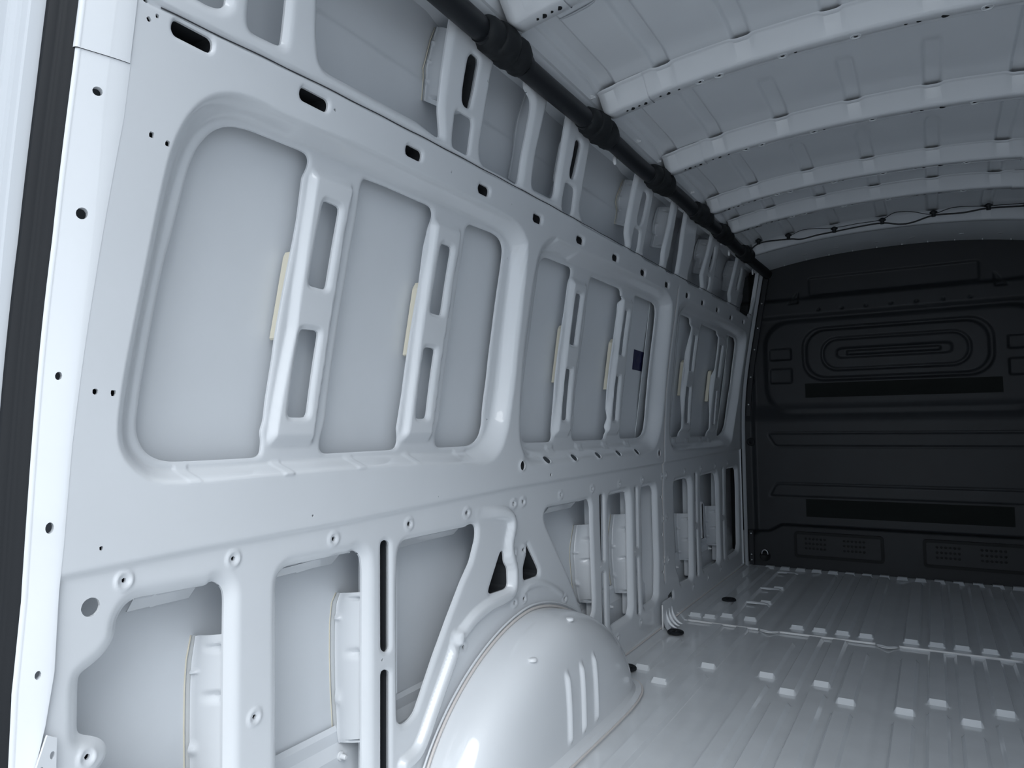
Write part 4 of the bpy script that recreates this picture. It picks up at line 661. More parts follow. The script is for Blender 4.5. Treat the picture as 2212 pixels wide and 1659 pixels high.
cz = np.array([np.mean(v2[list(f)]) for f in sel])
seamz = 1.481
emit('rear_pillar', PAINT, wall_left, X2, -N2, [f[::-1] for f, z in zip(sel, cz) if z <= seamz], b2, (-.010, .002, 0), 'bright rear door pillar')
emit('pillar_cap', PAINT, wall_left, X2 + np.array([.0015, -.002, 0]), -N2, [f[::-1] for f, z in zip(sel, cz) if z > seamz], [], (0, 0, 0), 'upper pillar piece lapped over the lower one')
# bracket plate at the pillar foot with oval holes
bk = [(.524, .33), (.558, .33), (.558, .50), (.545, .508), (.526, .45)]
def Fbk(y, z):
    F = -sdf(np.array(bk), y, z)
    for a, b in ((.5525, .478), (.5385, .462), (.5505, .432), (.5370, .418), (.5505, .385)): F = np.minimum(F, np.hypot((y - a) / .6, z - b) - .0055)
    return F
u3, v3, X3, N3, q3, p3, b3 = sheet(np.arange(.53, .57, .0012), np.arange(.32, .52, .0025), Fbk, lambda y, z: (Pw(z) + .006 + 0 * y, y, z), None)
emit('foot_bracket', PAINT, wall_left, X3, N3, [tuple(q) for q in q3] + p3, b3, (-.004, 0, 0))
# weatherstrip
seal_prof = [(.016, .004), (.021, -.006), (.025, -.013), (.030, -.018), (.0315, -.023), (.0335, -.023), (.036, -.028), (.040, -.037), (.044, -.039), (.047, -.035), (.051, -.037), (.056, -.031), (.066, -.023), (.085, .01)]
zz = np.linspace(-.05, 2.06, 70)
v, f = gridm(zz, np.arange(len(seal_prof)), lambda z, k: (Pw(np.maximum(z, 0)) - np.array([q[0] for q in seal_prof])[k.astype(int)], np.interp(z, pout[::-1, 1], pout[::-1, 0]) + np.array([q[1] for q in seal_prof])[k.astype(int)], z))
tr = mk('trim_1', v, f, RUBBER); tag(tr, 'black ribbed rubber weatherstrip running up the rear door opening', 'weatherstrip', kind='structure')
# rear door swung open
door = tag(empty('door_1', (-1.02, .40, 0)), 'white open rear door edge at the far left beyond the black seal', 'door', kind='structure')
def lean(z): return float(Pw(max(z, 0)))
dz = np.linspace(-.25, 2.1, 40)
dp_ = [(.060, .012), (.066, -.004), (.070, -.006), (.073, -.012), (.082, -.014), (.086, -.020), (.092, -.022), (.115, -.10), (.130, -.14), (.135, -.95), (.19, -.95), (.19, .02), (.060, .02)]
v, f = gridm(dz, np.arange(len(dp_)), lambda z, k: (Pw(np.maximum(z, 0)) - np.array([q[0] for q in dp_])[k.astype(int)], .497 + np.array([q[1] for q in dp_])[k.astype(int)], z))
mk('door_panel', v, f, DOORP, door, auto=30)
v, f = lathe([(.0, .012), (.02, .012), (.028, .006), (.03, 0)], 20, (-.985, .425, 1.03), 'x', (1.6, 1)); mk('door_stop', v, f, RUBBER, door)
# ------------------------------------------------------------------ floor
floor_o = tag(empty('floor', (XC, 2.5, 0)), 'grey painted ribbed metal load floor of the van', 'floor', kind='structure')
ribs = []
xr = [-.651, -.541, -.326, -.232, -.139, -.047, .124, .216, .306, .401, .496, .59, .684, .778]
for k, x in enumerate(xr):
    s = 2.63 if k in (0, 3, 5, 6, 8, 10, 12) else 2.765
    if k == 0: s = 2.52
    if x > -.60: ribs.append((x, .50, s - .095))
    ribs.append((x, s, 3.355 if k not in (2, 5, 6) else 3.22))
ribs += [(-.756, 2.63, 3.06)]
for k, x in enumerate(xr + [-.72, -.79]):
    if x == -.541: ribs += [(x, 3.50, 3.80), (x, 3.86, 4.16), (x, 4.22, 4.66)]; continue
    if x == -.651: ribs += [(x, 3.51, 4.70)]; continue
    ribs.append((x, 3.455, 4.72 if x in (-.326, .124, .59) else 4.79))
def Hfloor(x, y, lo, hi):
    H = np.zeros(x.shape)
    for rx, a, b in ribs:
        if b < lo - .1 or a > hi + .1: continue
        dx = (.032 - np.abs(x - rx)) / .009; dy = np.minimum((y - a) / .016, (b - y) / .016)
        H = np.maximum(H, .016 * np.clip(np.minimum(dx, dy), 0, 1))
    # wide shallow gutters
    for gx, w in ((-.43, .035), (.040, .028)):
        H -= .004 * sstep(1 - np.abs(x - gx) / w)
    H += .004 * sstep((y - 3.385) / .006)
    H += .006 * sstep((y - 4.80) / .03)
    H += .03 * sstep((-.815 - x) / .035) * (y > 0) + .03 * sstep((x - .909) / .035)
    return H
xs = np.unique(np.round(np.concatenate([np.arange(-.98, 1.08, .0055)] + [[r - .031, r - .023, r + .023, r + .031] for r in xr + [-.756, -.72, -.79]]), 4))
def yl(a, b, k):
    ex = [q for r in ribs for q in (r[1], r[1] + .016, r[2] - .016, r[2]) if a < q < b] + [3.379, 3.385, 3.391]
    y = np.concatenate([geo(a, b, k), [e for e in ex if a <= e <= b]]); y = np.unique(np.round(y, 4)); return y
for (a, b, nm) in ((.44, 3.3835, 'floor_panel'), (3.3835, 4.96, 'floor_panel')):
    v, f = gridm(xs, yl(a, b, .0075), lambda x, y: (x, y, Hfloor(x, y, a, b)))
    mk(nm, v, f, FLOORP, floor_o, auto=28, label='large rear floor sheet' if a < 1 else 'front floor sheet by the bulkhead')
# white sealer along the cross seam, dipping at the gutters
def seam_line(x0, x1, n=30): return [(x, 3.384 + .012 * math.sin(x * 3), .006) for x in np.linspace(x0, x1, n)]
for x0, x1 in ((-.80, -.475), (-.385, -.005), (.082, .50), (.52, .9)):
    v, f = tube(seam_line(x0, x1), .0055, 8); mk('seam_sealer', v, f, WHITES, floor_o, label='white seam sealer line')
for x0, x1 in ((-.475, -.385), (-.005, .082)):
    pts = [(x0 + (x1 - x0) * t, 3.384 - .035 * math.sin(PI * t) ** .5, .004) for t in np.linspace(0, 1, 9)]
    mk('seam_sealer', *tube(pts, .002, 6), WHITES, floor_o)
# beige sealer along the wall joint
mk('joint_sealer', *tube([(-.838, y, .029) for y in np.linspace(2.46, 3.2, 12)], .0035, 6), PINKS, floor_o)
mk('joint_sealer', *tube([(-.838, y, .033) for y in np.linspace(3.3, 4.75, 12)], .003, 6), PINKS, floor_o)
# pocket pressings near the wall, front sheet
for x, y in ((-.585, 3.83), (-.585, 4.19), (-.57, 4.68)):
    v, f = gridm(np.linspace(0, PI, 9), np.linspace(-.065, .065, 15), lambda a, s: (x + s, y - .016 * np.cos(a), .011 + .010 * np.sin(a) * np.sqrt(np.clip(1 - (s / .066) ** 4, 0, 1)))); mk('pressed_pocket', v, f, FLOORP, floor_o)
bump_v, bump_f = gridm(np.linspace(0, PI / 2, 6), np.linspace(0, 2 * PI, 15), lambda a, t: (.022 * np.sin(a) * np.cos(t), .016 * np.sin(a) * np.sin(t), .009 * np.cos(a)))
bme = None
for x, y in ((-.80, 3.50), (-.72, 3.93), (-.73, 3.88), (-.66, 3.81), (-.78, 4.2), (-.77, 4.45), (-.70, 4.62), (-.62, 4.75)):
    if bme is None: o = mk('pressed_dimple', bump_v, bump_f, FLOORP, floor_o); bme = o.data
    else: o = bpy.data.objects.new('pressed_dimple', bme); col.objects.link(o); o.parent = floor_o; o.matrix_parent_inverse = floor_o.matrix_basis.inverted()
    o.location = (x, y, .004)
# toe ramps along the bulkhead
for k in range(18):
    x = -.70 + .0935 * k
    if x > .9: break
    v = [(x - .030, 4.80, .005), (x + .030, 4.80, .005), (x + .024, 4.822, .020), (x - .024, 4.822, .020), (x - .024, 4.85, .020), (x + .024, 4.85, .020), (x - .03, 4.85, .005), (x + .03, 4.85, .005)]
    mk('toe_ramp', v, [(0, 1, 2, 3), (3, 2, 5, 4), (0, 3, 4, 6), (1, 7, 5, 2)], FLOORP, floor_o, smooth=False)
# corner gusset at the seam post
gv, gf = gridm(np.linspace(0, 1, 10), np.linspace(0, 1, 8), lambda a, b: (-.846 + .022 * (1 - np.sqrt(1 - (1 - a) ** 2)) + .012, 3.115 + .13 * b, .02 + .12 * a))
mk('corner_gusset', gv, gf, PAINT, floor_o)
for k in range(3):
    pts = [(-.834 + .05 * (1 - math.sin(a)), 3.165 + .04 * k, .022 + .075 * (1 - math.cos(a))) for a in np.linspace(0, PI / 2, 8)]
    mk('gusset_rib', *tube(pts, [.002 + .006 * math.sin(PI * q / 7) for q in range(8)], 8), PAINT, floor_o)
mk('joint_sealer', *tube([(-.832, 3.112, z) for z in np.linspace(.02, .13, 6)], .004, 6), WHITES, floor_o)
# black plugs
plab = ['black round floor plug on the front floor sheet past the white seam', 'black round floor plug just behind the white seam beside the corner gusset', 'black round floor plug half hidden behind the wheel arch']
for (x, y), lb in zip(((-.707, 3.79), (-.785, 3.145), (-.80, 2.60)), plab):
    pz0 = .021 if y > 3.4 else .006; r = empty('floor_plug', (x, y, pz0)); tag(r, lb, 'floor plug', 'black plugs in the load floor')
    mk('flange', *lathe([(.036, 0), (.036, .006), (.032, .010), (.027, .011), (.024, .008), (.001, .008)], 24, (x, y, pz0)), RUBBER, r, auto=40)
    for a in (0, 2.1, 4.2):
        mk('cap_screw', *lathe([(.006, 0), (.006, .004), (.003, .005), (.0005, .005)], 10, (x + .014 * math.cos(a), y + .014 * math.sin(a), pz0 + .008)), RUBBER, r, auto=40)
# ------------------------------------------------------------------ wheel arch
arch = tag(empty('wheel_arch', (-.75, 1.93, 0)), 'large glossy pale grey wheel arch bulging from the wall onto the floor', 'wheel arch')
AC, AL, AH, AN = 1.93, .552, .367, 1.75
def arch_pt(r, th):
    c = np.cos(th); s = np.sin(th)
    y = AC + r * AL * np.sign(c) * np.abs(c) ** (2 / AN); z = r * AH * np.abs(s) ** (2 / AN)
    x = -.853 + .180 * np.clip(1 - r ** 4.2, 0, 1) ** (1 / 4.2)
    # three upright ribs on the inner face
    for ry in (1.845, 1.937, 2.027):
        w = np.clip(1 - ((y - ry) / .013) ** 2, 0, 1) * sstep((z - .03) / .03) * sstep((.245 - z) / .03); x = x + .010 * w
    # shallow scooped top panel
    return x, y, z
rs = np.concatenate([1 - np.linspace(0, 1, 60) ** 2.2 * .45, np.linspace(.54, .0, 40)])
v, f = gridm(rs, np.concatenate([np.linspace(0, PI, 260)]), arch_pt)
mk('arch_shell', v, f, PAINT, arch)
# foot flange on the floor and sealers
def foot(off, th):
    r = (1 - ((-.853 + th[0]) ** 0) * 0)
ft = []
for r in np.concatenate([np.linspace(1, .8, 14), np.linspace(.78, 0, 20)]):
    x, y, z = arch_pt(np.array([r]), np.array([0.])); ft.append((float(x[0]), float(y[0])))
ft = ft + [(a, 2 * AC - b) for a, b in ft[::-1][1:]]
ftn = []
for i, (a, b) in enumerate(ft):
    p0 = ft[max(0, i - 1)]; p1 = ft[min(len(ft) - 1, i + 1)]; tx, ty = p1[0] - p0[0], p1[1] - p0[1]; L = math.hypot(tx, ty) + 1e-9; ftn.append((-(-ty) / L * 1, -tx / L))
def foot_off(d): return [(a + n[0] * d * (1 if True else 0), b + n[1] * d) for (a, b), n in zip(ft, ftn)]
sgn = 1 if foot_off(.02)[len(ft) // 2][0] > ft[len(ft) // 2][0] else -1
lv = [[(a, b, zz_) for a, b in foot_off(sgn * d)] for d, zz_ in ((-.004, .030), (.006, .016), (.010, .012), (.030, .012), (.032, .006), (.033, .0))]
n_ = len(ft); V = [p for l in lv for p in l]; F = [(i * n_ + j, i * n_ + j + 1, (i + 1) * n_ + j + 1, (i + 1) * n_ + j) for i in range(len(lv) - 1) for j in range(n_ - 1)]
mk('foot_flange', V, F, PAINT, arch, auto=40)
mk('seam_sealer', *tube([(a, b, .008) for a, b in foot_off(sgn * .034)], .0035, 6), PINKS, arch)
th = np.linspace(.12, PI - .12, 60)
for dr, rad, m_ in ((1.012, .0045, PINKS), (1.045, .003, PAINT)):
    x, y, z = arch_pt(np.full(60, 1.0), th)
    pts = [(-.842, AC + (b - AC) * dr, c * dr) for b, c in zip(y, z)]; mk('seam_sealer', *tube(pts, rad, 8), m_, arch)
for y, r_ in ((1.72, .93), (1.97, .95)):
    tt = math.acos(max(-1, min(1, np.sign(y - AC) * abs((y - AC) / AL / r_) ** (AN / 2)))); x, y_, z = arch_pt(np.array([r_]), np.array([tt]))
    mk('weld_plug', *lathe([(.013, -.004), (.013, .0025), (.010, .004), (.0005, .0045)], 16, (float(x[0]) , float(y_[0]), float(z[0]) + .0015), 'z', (1, 1)), WPLAS, arch)
# ------------------------------------------------------------------ bulkhead
wall_front = tag(empty('wall_front', (XC, Y1, 0)), 'almost black pressed bulkhead closing the front of the load space', 'bulkhead', kind='structure')
def topz(x): return 2.012 - .073 * np.abs((x - XC) / .74) ** 2.3
def seg(p, w, d, soft=1.): return ('line', p, w, d)
def Dbulk(x, z):
    D = np.zeros(x.shape)       # towards the cab is positive
    # foot set back under the overhang
    ov = np.interp(x, [-.85, -.78, -.70, -.62, .72, .80, .95], [.235, .235, .24, .285, .285, .24, .235])
    D += .035 * sstep((ov - z) / .02 + .5)
    # big bulging field and its shoulder
    D += .045 * sstep((z - .93) / .14); D -= .02 * sstep((z - 1.60) / .04); D += .02 * sstep((z - 1.72) / .03)
    # side rebate
    D -= .0; e = np.maximum(-.775 - x, x - .87); D -= .025 * sstep((e) / .03 + .5) * sstep((z - .2) / .05)
    # long bars
    for z0, z1, sl in ((.785, .871, 1), (.465, .548, -1)):
        pl = np.array([(-.692, z1 if sl > 0 else z0), (-.645, z0 if sl > 0 else z1), (.74, z0 if sl > 0 else z1), (.785, z1 if sl > 0 else z0)])
        s = sdf(resample(pl, .012), x, z); D += -.004 * sstep(-s / .01) + .005 * np.exp(-(s / .0045) ** 2)
    # stadium rings
    for x0, x1, z0, z1, r, dd in ((-.47, .565, 1.195, 1.545, .13, .012), (-.445, .54, 1.215, 1.525, .12, -.012), (-.36, .455, 1.255, 1.475, .10, .010), (-.345, .44, 1.27, 1.46, .09, -.008)):
        s = sdf(np.array(rrect(x0, x1, z0, z1, r, 8)), x, z); D += dd * sstep(-s / .012)
    for p in ([(-.27, 1.405), (.36, 1.405), (.36, 1.33), (-.27, 1.33)],):
        s = sdf(resample(p, .02), x, z); D += -.012 * sstep(-s / .015)
        s2 = sdf(np.array(rrect(-.21, .30, 1.35, 1.385, .012)), x, z); D += .012 * sstep(-s2 / .01)
    for x0, x1 in ((-.67, -.53), (.62, .77)):
        for z0, z1 in ((1.19, 1.29), (1.34, 1.42)):
            s = sdf(np.array(rrect(x0, x1, z0, z1, .015)), x, z); D += .012 * sstep(-s / .008)
    # upper field
    s = sdf(np.array(rrect(-.42, .51, 1.745, 1.87, .02)), x, z); D += .010 * sstep(-s / .012)
    for p in ([(-.55, 1.70), (-.475, 1.70), (-.475, 1.80)], [(.57, 1.70), (.645, 1.70), (.57, 1.80)]):
        s = sdf(np.array(p), x, z); D += .012 * sstep(-s / .012)
    for k in range(7):
        hx = -.36 + .136 * k; D += .010 * sstep(1 - np.hypot(x - hx, (z - 1.655)) / .014)
    # raised shoulder arch round the ring
    s = sdf(np.array(rrect(-.70, .794, 1.0, 1.60, .16, 8)), x, z); D += -.016 * sstep(-s / .04 + .3)
    return D
def Fbulk(x, z): return np.minimum(topz(x) - z, np.minimum(x + .862, .956 - x))
ub, vb, Xb, Nb, qb, pb, bb = sheet(np.arange(-.90, 1.0, .0065), np.arange(-.01, 2.06, .006), Fbulk, lambda x, z: (x, Y1 + Dbulk(x, z), z), None)
fb = [tuple(q) for q in qb] + pb; cbz = np.array([vb[list(f_)].mean() for f_ in fb])
emit('upper_panel', BULK, wall_front, Xb, Nb, [f_ for f_, z in zip(fb, cbz) if z > 1.63], [], (0, 0, 0), 'upper bulkhead field')
emit('ring_panel', BULK, wall_front, Xb, Nb, [f_ for f_, z in zip(fb, cbz) if .94 < z <= 1.63], [], (0, 0, 0), 'bulkhead field with pressed stadium rings')
emit('lower_panel', BULK, wall_front, Xb, Nb, [f_ for f_, z in zip(fb, cbz) if z <= .94], [], (0, 0, 0), 'lower bulkhead field with two long bars')
def bulk_y(x, z): return Y1 + float(Dbulk(np.array([float(x)]), np.array([float(z)]))[0])
for x0, x1, z0, z1 in ((-.455, .59, 1.095, 1.185), (-.47, .61, .345, .455)):
    v, f = gridm(np.linspace(x0, x1, 4), np.linspace(z0, z1, 12), lambda x, z: (x, Y1 + Dbulk(x, z) - .003, z)); mk('matt_pad', v, f, BULKM, wall_front, label='matt black pad')
# heater vents
for cx0 in (-.552, .160):
    cx1 = cx0 + .507; yb = bulk_y(cx0 + .2, .16)
    ro = rrect(cx0, cx1, .083, .245, .02); ri = rrect(cx0 + .016, cx1 - .016, .101, .228, .008); n_ = len(ro)
    V = [(a, yb, b) for a, b in ro] + [(a, yb - .018, b) for a, b in ro] + [(a, yb - .018, b) for a, b in ri] + [(a, yb - .002, b) for a, b in ri]
    F = [(k * n_ + i, k * n_ + (i + 1) % n_, (k + 1) * n_ + (i + 1) % n_, (k + 1) * n_ + i) for k in range(3) for i in range(n_)]
    fr = mk('vent_frame', V, F, VENTM, wall_front, smooth=False, label='black raised vent frame')
    def Fv(x, z):
        Fq = np.full(x.shape, .02)
        for gx in (cx0 + .125, cx0 + .345):
            for r_ in range(3):
                for c_ in range(6):
                    Fq = np.minimum(Fq, np.hypot(x - (gx - .055 + .022 * c_), z - (.143 + .03 * r_)) - .0078)
        return Fq
    u4, v4, X4, N4, q4, p4, b4 = sheet(np.arange(cx0 + .014, cx1 - .012, .0045), np.arange(.099, .2301, .0045), Fv, lambda x, z: (x, yb - .013 + 0 * x, z), None)
    pl = emit('vent_plate', VPLATE, fr, X4, N4, [tuple(q) for q in q4] + p4, b4, (0, .006, 0))
    bv, bf = boxm(cx0 + .017, cx1 - .017, yb - .002, yb - .0005, .102, .227); mk('vent_backing', bv, bf, VENTM, fr, smooth=False)
# edge flange, rubber grommets, screws
for z in (1.215, .815):
    mk('grommet', *lathe([(.026, 0), (.026, -.008), (.020, -.012), (.010, -.011), (.009, -.002)], 20, (-.79, bulk_y(-.79, z), z), 'y'), RUBBER, wall_front)
v, f = gridm(np.linspace(.02, 1.88, 30), np.array([0., 1, 2, 3]), lambda z, k: (Pw(z) + .02 + np.array([0, .002, .03, .032])[k.astype(int)] - .0, Y1 - np.array([.0, .010, .010, .0])[k.astype(int)], z)); mk('edge_flange', v, f, BULK, wall_front, auto=30)
sv_, sf_ = lathe([(.0055, 0), (.0055, -.003), (.003, -.005), (.0003, -.005)], 10, ax='y'); sm = None
for x, y, z in [(float(Pw(z)) + .036, Y1 - .011, z) for z in (.05, .085, .22, .45, .62, .86, 1.06, 1.24, 1.42, 1.56, 1.72)] + [(x, Y1 - .012, float(topz(x)) - .012) for x in np.linspace(-.55, .66, 10)]:
    if sm is None: o = mk('flange_screw', sv_, sf_, STEEL, wall_front); sm = o.data
    else: o = bpy.data.objects.new('flange_screw', sm); col.objects.link(o); o.parent = wall_front; o.matrix_parent_inverse = wall_front.matrix_basis.inverted()
    o.location = (x, y, z)
v, f = gridm(np.array([-1.05, 1.12]), np.array([-.1, 2.12]), lambda x, z: (x, 4.945 + 0 * x, z)); mk('leak_closer', v, f, ECOAT, wall_front)  # plate added behind the bulkhead to block daylight leaking in at the front
# tie-down eye
ring = tag(empty('tie_down_eye', (-.735, 4.80, .07)), 'small dark metal lashing eye low in the corner of the black bulkhead', 'lashing eye')
yb = bulk_y(-.735, .07)
mk('dish', *lathe([(.034, 0), (.034, -.006), (.030, -.008), (.027, -.003), (.001, -.002)], 24, (-.735, yb, .075), 'y'), VENTM, ring)
mk('bow_ring', *tube([(-.735 + .019 * math.cos(a), yb - .012, .088 + .026 * math.sin(a)) for a in np.linspace(-.15, PI + .15, 16)], .0035, 8), STEEL, ring)
mk('hinge_bar', *tube([(-.762, yb - .009, .086), (-.708, yb - .009, .086)], .005, 8), VENTM, ring)
# ------------------------------------------------------------------ ceiling
ceiling = tag(empty('ceiling', (XC, 2.5, 1.98)), 'grey painted metal van roof with lengthwise pressed beads', 'roof', kind='structure')
bows = [.86, 1.478, 2.08, 2.70, 3.325, 3.73]
HDR = 4.31
def zb(x): return 1.985 - .055 * (np.abs(x - XC) / .667) ** 2.2
bead_x = [XC + d for d in (-.642, -.467, -.234, 0, .234, .467, .642)]
def zroof(x, y):
    Z = zb(x) + .064
    bl = np.array(bows + [HDR]); lowr = np.zeros(x.shape)
    for b in bl:
        lowr = np.maximum(lowr, sstep(1 - np.clip(np.maximum((b - .055) - y, y - (b + .06)), 0, 1) / .075))
    Z = Z - .013 * lowr
    for i, bx in enumerate(bead_x):
        w = .030
        for j, b in enumerate(bl):
            p = bl[j - 1] if j else .3
            y0 = p + .13; y1 = b - .03
            if y1 - y0 < .1: continue
            if i in (2, 3, 4): y0 = max(y0, b - .32)
            d = np.hypot(x - bx, np.maximum(np.maximum(y0 - y, y - y1), 0))
            Z = Z + (.014 if i in (0, 1, 5, 6) else .012) * sstep((w - d) / .012)
    return Z
v, f = gridm(np.unique(np.round(np.concatenate([np.linspace(-.83, .924, 60)] + [np.linspace(b - .04, b + .04, 19) for b in bead_x]), 4)), geo(.45, 4.96, .011), lambda x, y: (x, y, zroof(x, y)))
mk('roof_skin', v, f[:, ::-1], PRIMER, ceiling, auto=40)
# cross joint of the roof skin near the rear
mk('roof_lap', *gridm(np.linspace(-.57, .66, 30), np.array([1.60, 1.61, 1.611]), lambda x, y: (x, y + .05 * np.abs(x - XC), zroof(x, y) - .004 + (y > 1.6105) * .004)), PRIMER, ceiling)
# cant rails both sides
rp_ = [(-.715, 1.905), (-.69, 1.925), (-.672, 1.940), (-.662, 1.946), (-.656, 1.954), (-.650, 1.957), (-.640, 1.975), (-.634, 1.984), (-.628, 2.02)]
for sgn_ in (1, -1):
    v, f = gridm(np.linspace(.45, 4.84, 30), np.arange(len(rp_)), lambda y, k: (XC + sgn_ * (np.array([q[0] for q in rp_])[k.astype(int)] - XC), y, np.array([q[1] for q in rp_])[k.astype(int)]))
    mk('cant_rail', v, f, PAINT, ceiling, auto=25)
bow_prof = [(-.066, .0535), (-.063, .0505), (-.056, .049), (-.050, .046), (-.010, .006), (-.004, .001), (.004, -.001), (.050, .003), (.056, .008), (.064, .048), (.085, .050)]
def bow_mesh(x0, x1, yb_, n, tap=0, lift=0.):
    k = len(bow_prof)
    py = np.array([q[0] for q in bow_prof]); pz_ = np.array([q[1] for q in bow_prof])
    def pos(x, j):
        jj = j.astype(int); e = np.ones(x.shape)
        if tap: e = np.clip(np.minimum(x - x0, 9) / .035 + .25, 0, 1) if tap < 0 else np.clip((x1 - x) / .035 + .25, 0, 1); e = np.sqrt(1 - (1 - e) ** 2)
        # saddle where a bead passes over the flange
        ya = py[jj]; za = pz_[jj] * np.where(pz_[jj] < .04, 1, 1)
        for bx in bead_x:
            za = za + np.where(jj <= 2, -.003 * np.exp(-((x - bx) / .03) ** 4), 0)
            ya = ya + np.where(jj <= 3, (0 if tap else .010) * np.exp(-((x - bx) / .028) ** 6), 0)
        return x, yb_ + ya * (.55 + .45 * e), zb(x) + .05 - (.05 - za) * (.35 + .65 * e) + lift
    return gridm(np.linspace(x0, x1, n), np.arange(k), pos)
bh = [(-.565, .006), (-.548, .011), (-.525, .006), (-.505, .010), (-.43, .010), (-.455, .006), (-.395, .006), (-.33, .0065), (-.272, .0065), (-.09, .0065), (-.055, .005), (.10, .0065), (.25, .007), (.22, .005), (.31, .011), (.40, .0065)]
for i, yb_ in enumerate(bows):
    v, f = bow_mesh(-.49, .585, yb_, 160); o = mk('roof_bow', v, f, PAINT, ceiling, auto=40)
    for a, b, tp in ((-.632, -.482, -1), (.577, .727, 1)):
        v, f = bow_mesh(a, b, yb_, 34, tp, -.0035); mk('bow_end', v, f, PAINT, o, auto=40)
    hs = []
    for hx, r in bh:
        if i == 0: continue
        z0 = float(zb(np.array(hx))) + .0005 - (.0035 if hx < -.485 else 0)
        hs.append(lathe([(r * .85, .0005), (r * .85, -.0012), (.0002, -.0012)] if False else [(r * .9, .002), (r * .9, -.0008), (.0002, -.0008)], 12, (hx, yb_ + .026, z0 + .001)))
    if hs: mk('bow_holes', *join(hs), VENTM, o, smooth=False)
    # pressed rings round the fixing holes
    rs_ = [tube([(hx + .013 * math.cos(a), yb_ + .026 + .013 * math.sin(a), float(zb(np.array(hx))) + .001) for a in np.linspace(0, 2 * PI, 14)], .0022, 5, False) for hx, r in bh if .0062 < r < .007 and i]
    if rs_: mk('hole_rim', *join(rs_), PAINT, o)
# header bow and cab header panel
v, f = bow_mesh(-.632, .727, HDR, 200); mk('header_bow', v, f, PAINT, ceiling, auto=40)
def hdr(x, t): return x, HDR + .02 + t * (Y1 + .06 - HDR - .02), zb(x) + .002 - .02 * np.sin(PI * t) * .4 + (topz(x) - .004 - zb(x)) * t
v, f = gridm(np.linspace(-.66, .755, 60), np.linspace(0, 1, 14), hdr); mk('header_panel', v, f, PRIMER, ceiling)
for x in (-.40, -.22, 0, .18, .42, .60):
    hx, hy, hz = hdr(np.array(x), np.array(.55)); mk('pressed_button', *lathe([(.016, .004), (.014, -.001), (.006, -.002), (.0003, -.002)], 14, (float(hx), float(hy), float(hz))), PAINT, ceiling)
# ------------------------------------------------------------------ black conduit under the cant rail
cond = tag(empty('cable_conduit', (-.668, .9, 1.9)), 'long black wrapped cable conduit running along the top of the wall', 'conduit')
def cz_(y): return float(np.interp(y, [.4, 1.34, 1.7, 2.4, 3.0, 3.4, 4.9], [1.893, 1.897, 1.896, 1.90, 1.912, 1.92, 1.92]))
jn = [(1.43, 1.60), (2.02, 2.20), (2.62, 2.82), (3.20, 3.42), (3.62, 3.82), (4.14, 4.32)]
prev = .42
for k, (a, b) in enumerate(jn + [(4.86, 4.9)]):
    pts = [(-.668 + .003 * math.sin(y * 7), y, cz_(y) + .002 * math.sin(y * 9)) for y in np.linspace(prev - .01, a + .02, 14)]
    mk('sleeve', *tube(pts, .030, 18), SLEEVE, cond); prev = b
    if k < len(jn):
        n_ = 22; rnd = random.Random(k); ys_ = np.linspace(a - .02, b + .015, n_)
        rr = [.031 + (.0165 if k < 3 else .013) * math.sin(PI * i / (n_ - 1)) ** .55 * (1 + .12 * math.sin(i * 2.1 + k)) for i in range(n_)]
        V, F = tube([(-.666 + .004 * math.sin(i * .9), y, cz_(y) + .006 * math.sin(PI * i / n_)) for i, y in enumerate(ys_)], rr, 20)
        V = [p + Vector((rnd.uniform(-1, 1), rnd.uniform(-1, 1), rnd.uniform(-1, 1))) * .0013 for p in V]
        w = mk('foam_wrap', V, F, FOAM, cond)
        for yy in (a - .015, b + .01): mk('tape_band', *tube([(-.667, yy - .008, cz_(yy)), (-.667, yy + .008, cz_(yy))], .0335, 18), SLEEVE, w, auto=40)
# ------------------------------------------------------------------ roof wiring, clips, grommets, label
har = tag(empty('wiring_harness', (0, 4.2, 1.98)), 'thin black wiring looped along the roof just before the bulkhead header', 'wiring')
def hz(x, z): return min(z + .012, float(zb(np.array(x))) + .048)
def spl(p, n=8):
    p = [Vector(q) for q in p]; out = []
    for i in range(len(p) - 1):
        p0, p1, p2, p3 = p[max(0, i - 1)], p[i], p[i + 1], p[min(len(p) - 1, i + 2)]
        for k in range(n):
            t = k / n; out.append(.5 * ((2 * p1) + (p2 - p0) * t + (2 * p0 - 5 * p1 + 4 * p2 - p3) * t * t + (3 * p1 - p0 - 3 * p2 + p3) * t ** 3))
    return out + [p[-1]]
mk('cable', *tube(spl([(x, 4.2, z) for x, z in T['harness']]), .0042, 8), SLEEVE, har)
mk('thin_cable', *tube(spl([(x, 4.195, z) for x, z in T['harness2']]), .002, 6), SLEEVE, har)
for x, z in T['hclips']:
    c = mk('clip', *lathe([(.006, .022), (.018, .014), (.018, .008), (.010, .004), (.010, -.010), (.0005, -.010)], 14, (x, 4.2, z)), SLEEVE, har)
clab = ['nearest white push clip on the roof edge beside the first roof bow', 'white push clip on the roof edge, left of the second bow end', 'white push clip in the middle of the third roof bay edge', 'white push clip tucked against the third bow end', 'white push clip in the fourth roof bay edge, farthest of the clips']
for (x, y), lb in zip(T['clips'], clab):
    r = tag(empty('push_clip', (x, y, 1.98)), lb, 'clip', 'white push clips along the roof edge')
    mk('stem', *tube([(x, y, 1.985), (x, y, 1.957)], .0035, 8), WPLAS, r, auto=40)
    mk('collar', *lathe([(.008, .005), (.011, .002), (.010, .0), (.004, -.001)], 12, (x, y, 1.964)), WPLAS, r, auto=40)
    mk('wing', *boxm(x - .014, x + .014, y - .0015, y + .0015, 1.958, 1.965), WPLAS, r, smooth=False)
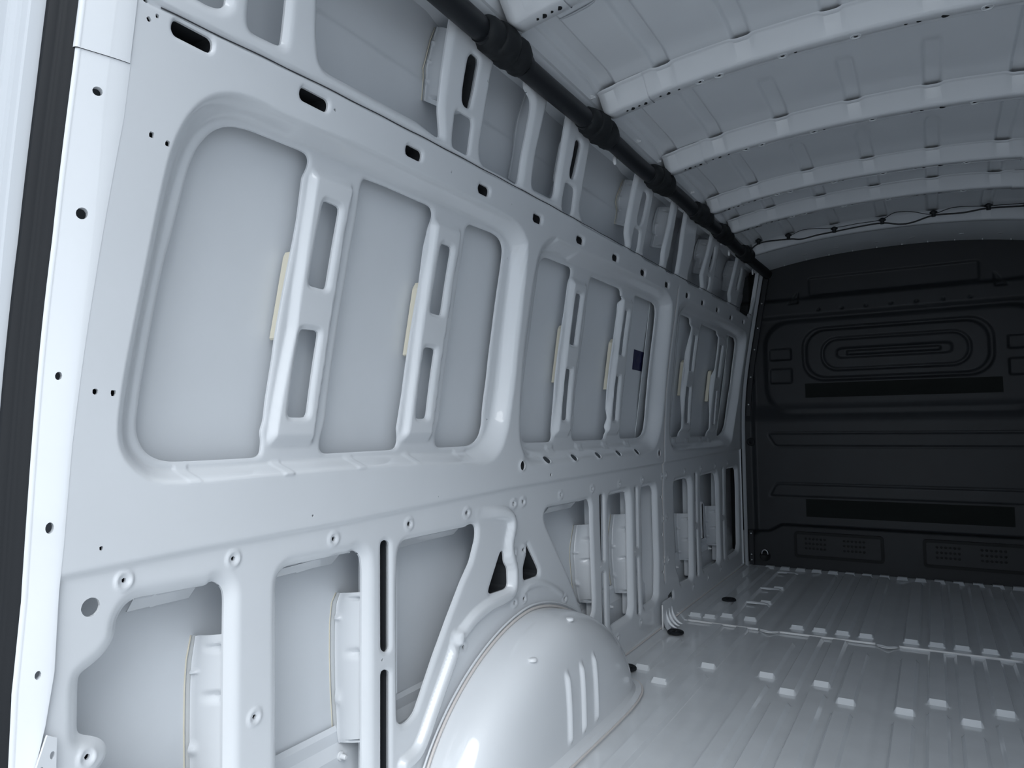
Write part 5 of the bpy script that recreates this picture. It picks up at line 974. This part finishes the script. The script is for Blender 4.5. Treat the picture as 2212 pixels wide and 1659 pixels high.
for y, z in ((2.317, 1.878), (3.96, 1.885), (4.558, 1.888)):
    mk('hanger_clip', *lathe([(.012, -.004), (.013, 0), (.012, .004), (.0004, .005)], 18, (-.694, y, z - .008), 'x', (.8, 1.35)), WPLAS, cond, label='white oval clip')
q = T['sticker']
lab = tag(empty('label_sticker', (-.9, 3.03, 1.22)), 'small dark navy square label stuck on the skin inside the middle window recess', 'label')
v, f = extrude_poly(q, lambda y, z: (float(Pw(z)) - float(SKo(z)) + .0045, y, z), (-.0012, 0, 0)); mk('backing', v, f, NAVY, lab, smooth=False)
cy = sum(a for a, b in q) / 4; czz = sum(b for a, b in q) / 4; hw, hh = .034, .031
xq = lambda z: float(Pw(z)) - float(SKo(z)) + .0048
mk('diamond_print', *tube([(xq(z), y, z) for y, z in ((cy - hw, czz), (cy, czz + hh), (cy + hw, czz), (cy, czz - hh), (cy - hw, czz))], .0012, 5, False), NAVY2, lab)
# ------------------------------------------------------------------ right wall (just outside the frame) and yard
wall_right = tag(empty('wall_right', (.94, 2.5, 0)), 'opposite pale grey inner side wall of the van, only its top corner showing', 'wall', kind='structure')
for a, b in ((.5, 1.9), (1.9, 3.25), (3.25, 4.82)):
    def pr(y, z):
        t = sstep(np.minimum(np.minimum(y - a - .08, b - .08 - y) / .05, np.minimum(z - .85, 1.5 - z) / .05)); return 2 * XC - Pw(z) + RW * t, y, z
    v, f = gridm(np.linspace(a, b - .002, 50), np.linspace(0, 1.93, 70), pr); mk('inner_panel', v, f[:, ::-1], PAINT, wall_right)
v, f = gridm(np.array([.5, 4.96]), np.linspace(0, 2.0, 12), lambda y, z: (2 * XC - Pw(z) + .1, y, z)); mk('outer_skin', v, f, PRIMER, wall_right)
for k in range(5):
    y = 1.3 + .75 * k; v, f = gridm(np.linspace(0, PI, 7), np.linspace(.1, .72, 8), lambda a, z: (2 * XC - Pw(z) - .012 * np.sin(a), y - .03 * np.cos(a), z)); mk('lower_post', v, f, PAINT, wall_right)
v, f = gridm(zz, np.arange(len(seal_prof)), lambda z, k: (2 * XC - (Pw(np.maximum(z, 0)) - np.array([q[0] for q in seal_prof])[k.astype(int)]), np.interp(z, pout[::-1, 1], pout[::-1, 0]) + np.array([q[1] for q in seal_prof])[k.astype(int)] - .04, z))
mk('weatherstrip', v, f, RUBBER, wall_right)
yard = mk('ground', *gridm(np.linspace(-14, 14, 8), np.linspace(-22, 12, 8), lambda x, y: (x, y, -.68 + 0 * x)), CONC); tag(yard, 'grey concrete yard outside behind the van', 'ground', kind='structure')
